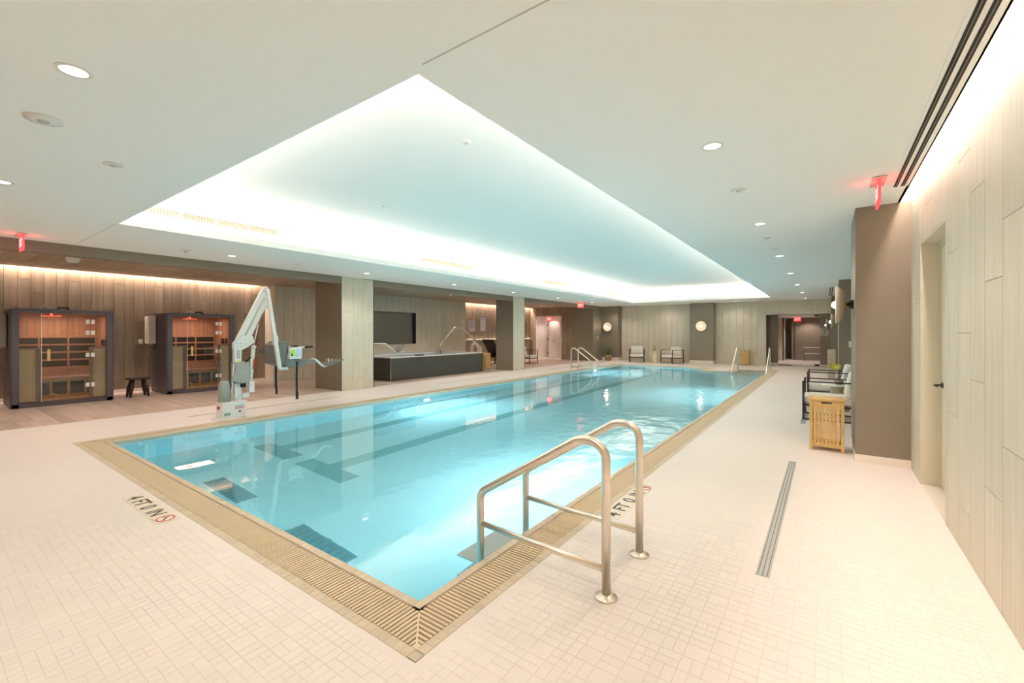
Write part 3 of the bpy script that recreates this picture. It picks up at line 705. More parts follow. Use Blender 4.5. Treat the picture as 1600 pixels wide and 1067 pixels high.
# small markers on the waterline of the far long side
for y0 in (3.72, 11.6):
    t = thing('waterline_marker', 'small dark depth lettering on the waterline tiles, %s' % ('nearest the pool lift' if y0 < 5 else 'opposite the hot tub'), 'depth marker', (WX0 + .001, y0, -.03))
    mb = MB(); mb.box(0, .002, -.03, .98, -.0, .027); obj('marker_tile', mb, M['coping'], t)
    for s, y in (('4', .02), ('FT', .2), ('0', .46), ('IN', .66)):
        place_text(s, .034, M['text'], t, (.0025, y, .002), (0, 1, 0), (0, 0, 1), 3.0, .0015)

# linear drains
def linear_drain(loc, ln, wd, label, rows=3):
    t = thing('linear_drain', label, 'drain', loc)
    mb = MB(); mb.box(0, wd, 0, ln, .0, .004, .0008, 1); obj('drain_grate', mb, M['alu'], t)
    n = int(ln / .03); bm = MB()
    for r in range(rows):
        xc = wd * (r + .5) / rows if rows > 1 else wd / 2
        for k in range(n): bm.box(xc - .0028, xc + .0028, .01 + k * .03, .01 + k * .03 + .016, .0039, .0044)
    o = obj('drain_slot', bm, M['dark'], t); o['kind'] = 'stuff'
    return t
linear_drain((-.362, 3.10, 0), 2.96, .075, 'stainless slotted floor drain on the deck right of the large handrails')
linear_drain((-.362, 8.7, 0), 3.0, .075, 'stainless slotted floor drain running under the right hand armchairs')
for (y, l_, lab) in ((3.0, 3.0, 'narrow dark slot drain beside the pool lift'), (9.2, 3.0, 'narrow dark slot drain in front of the hot tub'), (15.4, 3.0, 'narrow dark slot drain beside the far left handrails')):
    t = thing('slot_drain', lab, 'drain', (-9.28, y, 0)); mb = MB(); mb.box(0, .03, 0, l_, 0, .003); obj('drain_grate', mb, M['alu'], t)
    mb = MB(); mb.box(.008, .022, .01, l_ - .01, .003, .0036); obj('drain_slot', mb, M['dark'], t)

# ------------------------------------------------------------------ ceiling fittings
def downlight(loc, label):
    t = thing('ceiling_downlight', label, 'light', loc)
    mb = MB(); ring_poly(mb, (0, 0), .060, .080, z0=0, z1=-.004); obj('trim_ring', mb, M['speaker'], t)
    mb = MB(); mb.lathe([(0, -.0015), (.061, -.0015), (.061, .0)], 24); obj('lens', mb, M['lamp'], t)
    return t
dl = None
DLR = [-5.3 + 3.005 * k for k in range(0, 10)]
spots = []
ordn = ['nearest', 'second', 'third', 'fourth', 'fifth', 'sixth', 'farthest']
def lamp_at(x, y, z, e, spread=2.4, col=WARM):
    d = bpy.data.lights.new('downlight_beam', 'SPOT'); d.energy = e; d.color = col; d.shadow_soft_size = .05; d.spot_size = spread; d.spot_blend = .6
    o = bpy.data.objects.new('downlight_beam', d); COL.objects.link(o); o.location = (x, y, z - .012)
k = 0
for y in [-2.31, .68, 3.69, 6.70, 9.71, 12.70, 15.8, 18.98, 22.2]:
    lamp_at(-.725, y, ZC, L_DOWN * (.5 if y > 20 else 1))
    if y > 3: downlight((-.725, y, ZC), 'recessed round downlight, %s in the row over the right deck' % ordn[k]); k += 1
k = 0
for y in [-2.4, .57, 3.66, 6.66, 9.76, 12.85, 16.06, 19.33, 21.96]:
    lamp_at(-9.15, y, ZC, L_DOWN)
    if y > 3: downlight((-9.15, y, ZC), 'recessed round downlight, %s in the row beside the left colonnade' % ordn[k]); k += 1
for x, y, lab in ((-3.40, .563, 'largest downlight, at the upper left above the near pool deck'), (-6.46, .573, 'recessed downlight at the left edge of the picture, ceiling above the near deck'), (-6.6, 22.55, 'recessed downlight above the small armchairs at the far wall'), (-3.5, 22.55, 'recessed downlight right of the central far pier')):
    lamp_at(x, y, ZC, L_DOWN * (.35 if y > 20 else 1)); downlight((x, y, ZC), lab)
for x, y in ((-11.5, 0.6), (-11.5, 2.6), (-11.5, 4.6), (-11.72, 9.4), (-11.72, 12.34), (-12.6, 17.2), (-12.6, 20.3)):
    lamp_at(x, y, ZC, L_ALC * (1.7 if 8 < y < 14 else 1), 2.2)
downlight((-11.72, 12.34, ZC), 'recessed downlight in the wood ceiling over the hot tub')
downlight((-12.6, 20.3, ZC), 'recessed downlight in the wood ceiling before the white corridor')
for x, y in ((-13.2, 22.35), (-13.8, 23.8)): lamp_at(x, y, OZ - .05, 30)
for x, y in ((-1.5, 26), (-.8, 28.4)): lamp_at(x, y, 2.33, 80)
def disc_fit(x, y, z, r, lab, deep=.006, cat='ceiling fitting', name='ceiling_speaker'):
    t = thing(name, lab, cat, (x, y, z))
    mb = MB(); mb.lathe([(0, -deep * 1.6), (r * .55, -deep * 1.5), (r, -deep), (r, 0)], 24); obj('cover_disc', mb, M['speaker'], t)
    mb = MB(); mb.lathe([(0, -deep * 2.6), (r * .28, -deep * 2.3), (r * .32, -deep * 1.3)], 14); obj('sensor_head', mb, M['alu'], t)
disc_fit(-4.333, .57, ZC, .10, 'round white fitting with small grey head on the ceiling at upper left', .01)
disc_fit(-5.013, 1.075, ZC, .07, 'small flat white disc on the ceiling left of the tray', name='sprinkler_cover')
disc_fit(-.737, 4.98, ZC, .07, 'small flat white disc between the first two right hand downlights', name='sprinkler_cover')
disc_fit(-.75, 7.75, ZC, .055, 'small white disc just past the second right hand downlight', name='sprinkler_cover')
disc_fit(-.731, 8.85, ZC, .06, 'small white disc just before the third right hand downlight', name='sprinkler_cover')
disc_fit(-9.11, 2.91, ZC, .08, 'white smoke detector on the ceiling above the sauna side', .02, name='smoke_detector')
disc_fit(-9.05, 4.88, ZC, .05, 'tiny white disc on the ceiling above the pool lift', name='sprinkler_cover')
disc_fit(-3.2, 3.6, ZU, .06, 'tiny white disc on the raised tray ceiling, nearer one', name='sprinkler_cover')
disc_fit(-5.9, 4.6, ZU, .07, 'tiny white disc on the raised tray ceiling above the left grilles', name='sprinkler_cover')
# motion detector on the header
t = thing('emergency_light', 'small white wedge shaped emergency light under the wood alcove ceiling', 'light', (-11.9, 1.96, ZC))
mb = MB(); mb.prism([(-.10, 0), (.10, 0), (.07, -.09), (-.07, -.09)], 'x', -.07, .07); obj('housing', mb, M['white_pl'], t)
mb = MB(); mb.box(-.05, .05, -.04, .04, -.097, -.09, .003, 1); obj('lens', mb, M['speaker'], t)
# tray air grilles
gn = ['nearest', 'second', 'third', 'farthest']
for gi, y0 in enumerate((2.05, 7.5, 13.05, 18.55)):
    t = thing('air_grille', 'long louvred air grille in the left side of the ceiling tray, %s of four' % gn[gi], 'air grille', (TX0 - EX, y0, 3.255))
    for k in range(4):
        a = k * .49; mb = MB()
        mb.box(0, .012, a, a + .46, 0, .10); o = obj('grille_panel', mb, M['grille_d'], t)
        mb = MB()
        for r in range(5): mb.box(.012, .020, a, a + .46, .0 + r * .0225, .010 + r * .0225)
        for q in range(12): mb.box(.012, .018, a + q * .04, a + q * .04 + .008, 0, .1)
        o2 = obj('louvres', mb, M['louvre'], o)
# linear diffusers
def diffuser(y0, y1, xs, lab):
    t = thing('slot_diffuser', lab, 'air diffuser', (0, y0, ZC))
    mb = MB(); mb.box(xs[0] - .035, xs[-1] + .045, 0, y1 - y0, -.004, 0); obj('diffuser_frame', mb, M['ceil'], t)
    for x in xs:
        mb = MB(); mb.box(x - .015, x + .015, .03, y1 - y0 - .02, -.006, -.004); o = obj('air_slot', mb, M['dark'], t)
        mb = MB(); mb.box(x - .002, x + .002, .03, y1 - y0 - .02, -.0085, -.006); obj('slot_vane', mb, M['taupe'], o)
diffuser(YB + .2, 5.79, (.552, .607), 'long twin slot air diffuser in the ceiling beside the right wall')
diffuser(17.2, 21.2, (.09, .15), 'short twin slot air diffuser near the far right pier')

# ------------------------------------------------------------------ exit signs
def exit_sign(loc, rz, label, letters=True, drop=.24):
    t = thing('exit_sign', label, 'exit sign', loc, rz)
    mb = MB(); mb.box(-.17, .17, -.055, .055, -.012, 0, .004, 1); obj('canopy', mb, M['alu'], t)
    mb = MB(); mb.box(-.155, .155, -.010, .010, -drop, -.012, .002, 1); obj('edge_lit_panel', mb, M['exit'], t)
    for sg in (-1, 1):
        mb_ = place_text('EXIT', .165, M['exit_txt'], t, (.13 * sg, sg * .0105, -drop + .06), (1 * -sg if sg == 1 else 1, 0, 0), (0, 0, 1), .75, .004)
    d = bpy.data.lights.new('exit_glow', 'POINT'); d.energy = .35; d.color = (1, .05, .04); d.shadow_soft_size = .06
    for sg in (-1, 1):
        o = bpy.data.objects.new('exit_glow', d); COL.objects.link(o); o.parent = t; o.location = (0, sg * .06, -.05)
    return t
exit_sign((.40, 5.46, ZC), PI / 2, 'red edge-lit exit sign seen edge-on above the big right pier')
exit_sign((-9.67, 1.05, ZC), 0, 'red edge-lit exit sign at the left, above the sauna with the towel box')
exit_sign((-9.68, 19.2, ZC), 0, 'red exit sign at the far end of the left colonnade')
exit_sign((-13.22, 22.2, OZ - .05), 0, 'red exit sign inside the white corridor opening')
exit_sign((-1.25, 27.3, 2.34), 0, 'red exit sign in the lobby behind the glass')

# ------------------------------------------------------------------ wall sconces
def sconce(loc, rz, label):
    t = thing('wall_sconce', label, 'wall lamp', loc, rz)     # local +x away from the wall
    R90 = Matrix.Rotation(PI / 2, 4, 'Y')
    mb = MB(); m_ = MB(); m_.lathe([(0, 0), (.055, 0), (.055, .03), (.02, .05), (.02, .075)], 18)
    me = m_.mesh('x'); me.transform(R90); me.materials.append(M['black']); link('wall_mount', me, t)
    m_ = MB(); m_.lathe([(0, .072), (.10, .080), (.17, .105), (.215, .140), (.238, .180), (.243, .180), (.219, .134), (.172, .098), (.10, .072), (0, .064)], 32)
    me = m_.mesh('x'); me.transform(R90); me.materials.append(M['sconce']); link('dish_shade', me, t)
    m_ = MB(); m_.lathe([(0, .125)] + [(.050 * math.sin(a), .175 - .050 * math.cos(a)) for a in [PI * q / 10 for q in range(1, 10)]] + [(0, .225)], 18)
    me = m_.mesh('x'); me.transform(R90); me.materials.append(M['bulb']); link('globe_bulb', me, t)
    d = bpy.data.lights.new('sconce_lamp', 'POINT'); d.energy = 1.6; d.color = (1, .82, .62); d.shadow_soft_size = .06
    o = bpy.data.objects.new('sconce_lamp', d); COL.objects.link(o); o.parent = t; o.location = (.33, 0, 0)
M['sconce'] = mat('champagne_dish', (0.55, 0.47, 0.36), 0.4)
sconce((.27, 7.02, 1.86), PI, 'dish shaped wall sconce seen side-on on the big right pier')
sconce((.27, 15.8, 1.82), PI, 'dish shaped wall sconce seen side-on on the second right pier')
sconce((.15, 22.2, 1.82), PI, 'dish shaped wall sconce beside the glass entrance')
sconce((-9.75, 22.72, 1.83), -PI / 2, 'round glowing sconce on the corner pier above the potted plant')
sconce((-4.94, 22.72, 1.83), -PI / 2, 'round glowing sconce on the middle pier of the far wall')

def plate(name, loc, rz, w_, h_, label, cat, m_=None, knob=True):
    t = thing(name, label, cat, loc, rz)   # faces local +x
    mb = MB(); mb.box(0, .008, -w_ / 2, w_ / 2, -h_ / 2, h_ / 2, .002, 1); obj('cover_plate', mb, m_ or M['white_pl'], t)
    if knob:
        mb = MB(); mb.box(.008, .014, -w_ * .2, w_ * .2, -h_ * .27, h_ * .27, .001, 1); obj('rocker', mb, M['speaker'], t)
    return t
plate('wall_switch', (.56, 15.0, 1.19), -PI / 2, .16, .17, 'white thermostat plate on the second right pier', 'switch')
plate('wall_switch', (XL + .001, 22.15, 1.25), 0, .09, .16, 'white switch plate left of the corner pier sconce', 'switch')
plate('wall_switch', (XT + .001, 15.3, 1.9), 0, .12, .42, 'tall white plate on the tiled wall edge beside the posted notices', 'switch')
plate('wall_outlet', (XW + .001, 3.62, 1.27), 0, .09, .12, 'small white outlet with black plug beside the second sauna', 'outlet')
# plaque
t = thing('wall_plaque', 'square beige notice with a small figure right of the glass entrance', 'sign', (-.09, YG - .001, 1.55), -PI / 2)
mb = MB(); mb.box(0, .012, -.16, .16, -.17, .17, .002, 1); obj('board', mb, mat('plaque_beige', (.45, .40, .33), .5), t)
mb = MB(); mb.box(.012, .014, -.12, .12, .10, .12); mb.tube([(.014, .03, .06), (.014, -.02, 0), (.014, .02, -.06), (.014, -.05, -.10)], .012, 6); mb.cyl((.012, .05, .075), (.016, .05, .075), .02, n=12); obj('figure_mark', mb, M['text'], t)
# notices on the wood wall
def notice(y, z0, z1, wd, head, label, red):
    t = thing('wall_notice', label, 'sign', (XW + .001, y, z0))
    mb = MB(); mb.box(0, .006, 0, wd, 0, z1 - z0); obj('board', mb, mat('notice_white', (.66, .62, .64), .5), t)
    mb = MB(); mb.box(.006, .008, .01 if not red else 0, wd - (.01 if not red else 0), (z1 - z0) * .83, z1 - z0 - (0 if red else .03)); obj('heading_band', mb, head, t)
    mb = MB(); r_ = random.Random(int(y * 10)); n = 10
    if red:
        for k in range(6): mb.box(.008, .0095, .05 + k * (wd - .1) / 6, .05 + (k + .7) * (wd - .1) / 6, (z1 - z0) * .87, (z1 - z0) * .95)
    for k in range(n):
        zz = (z1 - z0) * (.76 - k * .07); y_ = wd * .12
        while y_ < wd * (.88 if k % 3 else .7):
            l_ = r_.uniform(.03, .08); mb.box(.006, .0075, y_, min(y_ + l_, wd * .9), zz, zz + (z1 - z0) * (.035 if red else .016)); y_ += l_ + .02
    obj('printed_lines', mb, M['text'] if red else mat('grey_print', (.42, .38, .42), .6), t)
notice(16.42, 1.58, 2.27, .42, mat('orange_band', (.55, .26, .12), .5), 'white notice with orange heading on the wood wall', True)
notice(17.3, 1.6, 2.25, .40, mat('violet_band', (.30, .24, .50), .5), 'white notice with violet heading on the wood wall', False)
# lit ledge
mb = MB(); mb.box(XW + .001, XW + .12, 16.0, 21.9, 1.13, 1.17, .004, 1)
t = thing('wall_ledge', 'thin glowing ledge on the wood wall above the dark lounger', 'shelf', (0, 0, 0)); obj('shelf_board', mb, M['white_top'], t)
mb = MB(); mb.box(XW + .01, XW + .10, 16.3, 21.8, 1.17, 1.176); obj('led_lens', mb, M['ledge_glow'], t)

# ------------------------------------------------------------------ hand rails
def handrail(name, loc, rz, label, dx, ztop, zin, zbot, slope_x, bar0, bar1, r=.026, flange=True):
    """frame in local xz; deck post at x=0, pool post at x=-dx"""
    t = thing(name, label, 'handrail', loc, rz)
    pts = fillet([(0, 0, 0), (0, 0, ztop), (-.17, 0, ztop), (-dx, 0, zin), (-dx, 0, zbot)], [.105, .10, .09], 8)
    mb = MB(); mb.tube(pts, r, 16); obj('rail_tube', mb, M['steel'], t)
    mb = MB(); mb.tube([(0, 0, bar0), (-dx, 0, bar1)], r * .72, 12); obj('lower_bar', mb, M['steel'], t)
    mb = MB(); mb.lathe([(0, .022), (r + .006, .022), (r + .012, .014), (.062, .010), (.066, .0), (0, 0)], 24); obj('floor_flange', mb, M['steel'], t)
    return t
h1 = handrail('pool_handrail', (-1.018, 2.335, 0), 0, 'near steel handrail of the ladder in the foreground, the one in front', .925, .875, .40, -1.0, 0, .155, .19)
h2 = dup(h1, (-1.03, 2.915, 0), label='rear steel handrail of the foreground ladder, behind its twin')
t = thing('ladder_steps', 'white moulded ladder steps in the water under the large handrails', 'ladder', (-1.945, 2.335, 0))
for k in range(3):
    mb = MB(); mb.box(-.25, .09, .03, .55, -.20 - k * .3 - .035, -.20 - k * .3, .012, 2); obj('tread', mb, M['white_pl'], t)
h3 = handrail('pool_handrail', (-8.395, 15.8, 0), PI, 'stainless handrail at the far left pool edge, the nearer of two', .90, .875, .36, -.9, 0, .13, .13, r=.024)
h4 = dup(h3, (-8.36, 16.35, 0), label='stainless handrail at the far left pool edge, the farther of two')
def stair_rail(loc, label):
    t = thing('stair_handrail', label, 'handrail', loc)
    pts = fillet([(0, 0, 0), (0, 0, .75), (0, .02, .90), (0, -.12, .92), (0, -1.60, -.02), (0, -1.68, -.45)], [.05, .07, .06, .1], 6)
    pts = [(0, 0, 0), (0, 0, .35)] + fillet([(0, 0, .36), (0, .0, .90), (0, -.2, .90), (0, -1.45, .02), (0, -1.45, -.5)], [.09, .12, .1], 7)
    mb = MB(); mb.tube(pts, .024, 12); obj('rail_tube', mb, M['steel'], t)
    mb = MB(); mb.lathe([(0, .02), (.03, .02), (.055, .01), (.06, .0), (0, 0)], 18); obj('floor_flange', mb, M['steel'], t)
    mb = MB(); mb.cyl((0, .0, .55), (0, .10, .45), .016); obj('grab_stub', mb, M['steel'], t)
stair_rail((-2.93, 19.72, 0), 'curved steel stair handrail left of the far pool steps')
stair_rail((-1.79, 19.72, 0), 'curved steel stair handrail right of the far pool steps')
# underwater lamps
def pool_lamp(loc, rz, label):
    t = thing('underwater_light', label, 'pool light', loc, rz)
    m_ = MB(); m_.lathe([(0, .014), (.085, .012), (.09, 0)], 20); me = m_.mesh('lens'); me.transform(Matrix.Rotation(PI / 2, 4, 'Y')); me.materials.append(M['poollamp']); link('lens', me, t)
    m_ = MB(); m_.lathe([(.088, .0), (.088, .018), (.125, .012), (.13, 0)], 24); me = m_.mesh('ring'); me.transform(Matrix.Rotation(PI / 2, 4, 'Y')); me.materials.append(M['chrome']); link('bezel', me, t)
    d = bpy.data.lights.new('pool_lamp_beam', 'AREA'); d.shape = 'DISK'; d.size = .16; d.energy = L_POOL; d.color = (.72, .89, 1.0)
    o = bpy.data.objects.new('pool_lamp_beam', d); COL.objects.link(o); o.parent = t; o.location = (.03, 0, 0); o.rotation_euler = (0, -PI / 2, 0)
pool_lamp((WX0, 7.55, -.72), 0, 'round lit underwater lamp in the left pool wall opposite the hot tub')
pool_lamp((WX0, 17.2, -.72), 0, 'round lit underwater lamp in the left pool wall below the far handrails')
pool_lamp((WX1, 4.6, -.72), PI, 'round lit underwater lamp in the right pool wall beyond the ladder')
pool_lamp((WX1, 12.8, -.72), PI, 'round lit underwater lamp in the right pool wall near the far stairs')

# ------------------------------------------------------------------ bamboo hampers
def hamper(loc, rz, label, m_, w_=.36, d_=.30, h_=.655):
    t = thing('laundry_hamper', label, 'hamper', loc, rz)   # front = -y
    for sx in (0, 1):
        for sy in (0, 1):
            mb = MB(); x = -w_/2 + sx * (w_ - .035); y = -d_/2 + sy * (d_ - .03); mb.box(x, x + .035, y, y + .03, 0, h_ - .02, .003, 1); obj('leg', mb, m_, t)
    for y0 in (-d_/2 + .004, d_/2 - .022):
        mb = MB(); mb.box(-w_/2 + .035, w_/2 - .035, y0, y0 + .018, .05, .10); obj('bottom_rail', mb, m_, t)
        mb = MB(); mb.box(-w_/2 + .035, w_/2 - .035, y0, y0 + .018, h_ - .115, h_ - .02); obj('top_rail', mb, m_, t)
        n = 7
        for k in range(n):
            x = -w_/2 + .042 + k * (w_ - .084) / n; mb = MB(); mb.box(x, x + (w_ - .084) / n - .008, y0 + .003, y0 + .015, .10, h_ - .115); obj('slat', mb, m_, t)
    for x0 in (-w_/2 + .004, w_/2 - .022):
        mb = MB(); mb.box(x0, x0 + .018, -d_/2 + .03, d_/2 - .03, .05, .10); mb.box(x0, x0 + .018, -d_/2 + .03, d_/2 - .03, h_ - .115, h_ - .02); obj('side_rail', mb, m_, t)
        n = 5
        for k in range(n):
            y = -d_/2 + .036 + k * (d_ - .072) / n; mb = MB(); mb.box(x0 + .003, x0 + .015, y, y + (d_ - .072) / n - .008, .10, h_ - .115); obj('slat', mb, m_, t)
    mb = MB(); mb.box(-w_/2 - .012, w_/2 + .012, -d_/2 - .012, d_/2 + .012, h_ - .02, h_ + .012, .008, 2); obj('lid', mb, m_, t)
    mb = MB(); mb.box(-.055, .055, -d_/2 + .0005, -d_/2 + .0045, h_ - .052, h_ - .034, .0015, 2); obj('hand_hole', mb, M['dark'], t)
    mb = MB(); mb.box(-w_/2 + .03, w_/2 - .03, -d_/2 + .03, d_/2 - .03, .06, .07); obj('floor_panel', mb, m_, t)
    return t
hp = hamper((-.003, 6.985, 0), 0, 'bamboo slatted hamper with lid beside the big taupe pier', M['bamboo'])
dup(hp, (-3.08, 22.95, 0), label='bamboo slatted hamper against the far wall behind the stair handrails')
dup(hp, (-11.42, 14.02, 0), label='bamboo slatted hamper between hot tub and taupe column')

# ------------------------------------------------------------------ lounge chairs
def armchair(loc, rz, label, w_=.74, d_=.80):
    """front = -y"""
    t = thing('lounge_armchair', label, 'chair', loc, rz, 'black framed armchairs with white cushions'); q = .016
    for s in (-1, 1):
        x = s * (w_/2 - q)
        for nm, b in (('front_leg', (-d_/2, -d_/2 + 2*q, 0, .645)), ('rear_leg', (d_/2 - 2*q, d_/2, 0, .645)), ('armrest', (-d_/2, d_/2, .645, .665)), ('floor_bar', (-d_/2 + 2*q, d_/2 - 2*q, 0, .02))):
            mb = MB(); mb.box(x - q, x + q, b[0], b[1], b[2], b[3], .003, 1); obj(nm, mb, M['black'], t)
    mb = MB()
    for y in (-d_/2 + q, d_/2 - q): mb.box(-w_/2 + 2*q, w_/2 - 2*q, y - q, y + q, .235, .265)
    mb.box(-w_/2, -w_/2 + 2*q, -d_/2, d_/2, .235, .265); mb.box(w_/2 - 2*q, w_/2, -d_/2, d_/2, .235, .265)
    obj('seat_frame', mb, M['black'], t)
    mb = MB(); mb.box(-w_/2 + 2*q, w_/2 - 2*q, d_/2 - 2*q, d_/2 - q, .62, .65); mb.box(-w_/2 + 2*q, w_/2 - 2*q, d_/2 - 2*q, d_/2 - q, .42, .44); obj('back_bar', mb, M['black'], t)
    mb = MB(); mb.cushion(-w_/2 + .04, w_/2 - .04, -d_/2 + .01, d_/2 - .04, .265, .40, r=.035); obj('seat_cushion', mb, M['fabric'], t)
    mb = MB(); R = Matrix.Translation((0, d_/2 - .15, .40)) @ Matrix.Rotation(-.20, 4, 'X'); mb.cushion(-w_/2 + .06, w_/2 - .06, -.07, .07, 0, .42, M=R, r=.05); obj('back_cushion', mb, M['fabric'], t)
    return t
c1 = armchair((.052, 9.50, .0045), -PI / 2, 'white cushioned armchair right behind the near bamboo hamper')
dup(c1, (.052, 11.75, .0045), -PI / 2, 'white cushioned armchair beyond the round table with the yellow flower')
dup(c1, (-8.0, 22.25, 0), .30, 'left armchair of the pair against the far wall')
dup(c1, (-6.22, 22.25, 0), -.45, 'right armchair of the far wall pair, turned toward the table')
def ped_table(loc, label, r=.28, h_=.50, m_=M['stone_g'], mt=M['white_top'], rb=.17, rt=.11):
    t = thing('side_table', label, 'table', loc)
    mb = MB(); mb.lathe([(0, 0), (rb, 0), (rb, .02), (rb * .8 + rt * .2, h_ * .35), (rt, h_ - .06), (rt * 1.0, h_ - .025), (0, h_ - .025)], 28); obj('pedestal', mb, m_, t)
    mb = MB(); mb.lathe([(0, h_ - .025), (r - .008, h_ - .025), (r, h_ - .017), (r, h_ - .006), (r - .006, h_), (0, h_)], 36); obj('table_top', mb, mt, t)
    return t
ped_table((.18, 10.62, 0), 'round pedestal table between the right hand armchairs')
ped_table((-7.07, 22.2, 0), 'cream mushroom shaped side table between the far armchairs', .25, .60, M['stone'], M['stone'], .17, .12)
def vase(loc, label, s=1.0, flower=True):
    t = thing('flower_vase', label, 'vase', loc)
    mb = MB(); mb.lathe([(.0, .003), (.035*s, .003), (.055*s, .03*s), (.052*s, .06*s), (.02*s, .10*s), (.017*s, .14*s), (.024*s, .155*s)], 20); obj('glass_body', mb, M['glass'], t)
    mb = MB(); mb.lathe([(0, .006), (.03*s, .006), (.046*s, .03*s), (.044*s, .05*s), (0, .05*s)], 16); obj('water', mb, mat('vase_water', (.62, .62, .25), .2), t)
    mb = MB(); mb.tube([(0, 0, .02), (.005, 0, .12*s), (-.01*s, 0, .22*s), (-.03*s, .0, .27*s)], .004, 6); obj('stem', mb, M['leaf'], t)
    return t
v = vase((.19, 10.60, .50), 'glass vase with a broad yellow-green flower on the round table', 1.25)
m_ = MB(); bm = m_.bm; cv = bm.verts.new((0, 0, .0)); rim = []
for k in range(24):
    a = 2 * PI * k / 24; r = .098 * (1 - .25 * math.cos(a)) * (1.0 if k else .7); rim.append(bm.verts.new((r * math.cos(a) * 1.0, r * .9 * math.sin(a), .02 + .035 * math.cos(2 * a) * .5)))
for k in range(24): f = bm.faces.new((cv, rim[k], rim[(k+1) % 24])); f.smooth = True
bmesh.ops.solidify(bm, geom=bm.faces[:], thickness=.004)
me = m_.mesh('spathe'); me.transform(Matrix.Translation((-.035, 0, .34)) @ Matrix.Rotation(.62, 4, 'X')); me.materials.append(M['petal']); link('spathe', me, v)
mb = MB(); mb.tube([(-.035, 0, .345), (-.02, -.01, .40)], .006, 8); obj('spadix', mb, mat('spadix_orange', (.75, .25, .05), .5), v)
v2 = vase((-7.07, 22.2, .60), 'small glass vase with thin twig on the cream far table', 1.1)
for a in (.3, 2.2, 4.1):
    mb = MB(); mb.tube([(0, 0, .12), (.02*math.cos(a), .02*math.sin(a), .2), (.06*math.cos(a), .06*math.sin(a), .27)], .003, 5); obj('twig', mb, M['leaf'], v2)
# potted plant
pp = thing('potted_plant', 'upright green plant in a woven basket pot at the far left corner', 'plant', (-9.62, 22.35, 0))
mb = MB(); mb.lathe([(0, 0), (.15, 0), (.17, .1), (.185, .28), (.19, .33), (.17, .335), (.165, .30), (0, .30)], 28); obj('basket_pot', mb, M['basket'], pp)
mb = MB(); mb.lathe([(.186, .20), (.192, .205), (.192, .225), (.187, .23)], 28); obj('basket_band', mb, M['stone_g'], pp)
rp_ = random.Random(5)
for k in range(22):
    a = rp_.uniform(0, 2 * PI); r = rp_.uniform(.01, .12); h_ = rp_.uniform(.25, .5); le = rp_.uniform(.02, .12)
    m_ = MB(); bm = m_.bm; prev = None
    for q in range(6):
        tt = q / 5; wv = .026 * (1 - tt ** 2.2) + .002; rr = r + le * tt * tt; ce = Vector((rr * math.cos(a), rr * math.sin(a), .30 + h_ * tt)); pe = Vector((-math.sin(a), math.cos(a), 0))
        cur = [bm.verts.new(ce - pe * wv), bm.verts.new(ce + Vector((math.cos(a), math.sin(a), 0)) * -.006), bm.verts.new(ce + pe * wv)]
        if prev:
            for i in (0, 1): bm.faces.new((prev[i], prev[i+1], cur[i+1], cur[i]))
        prev = cur
    obj('leaf', m_, M['leaf'], pp)

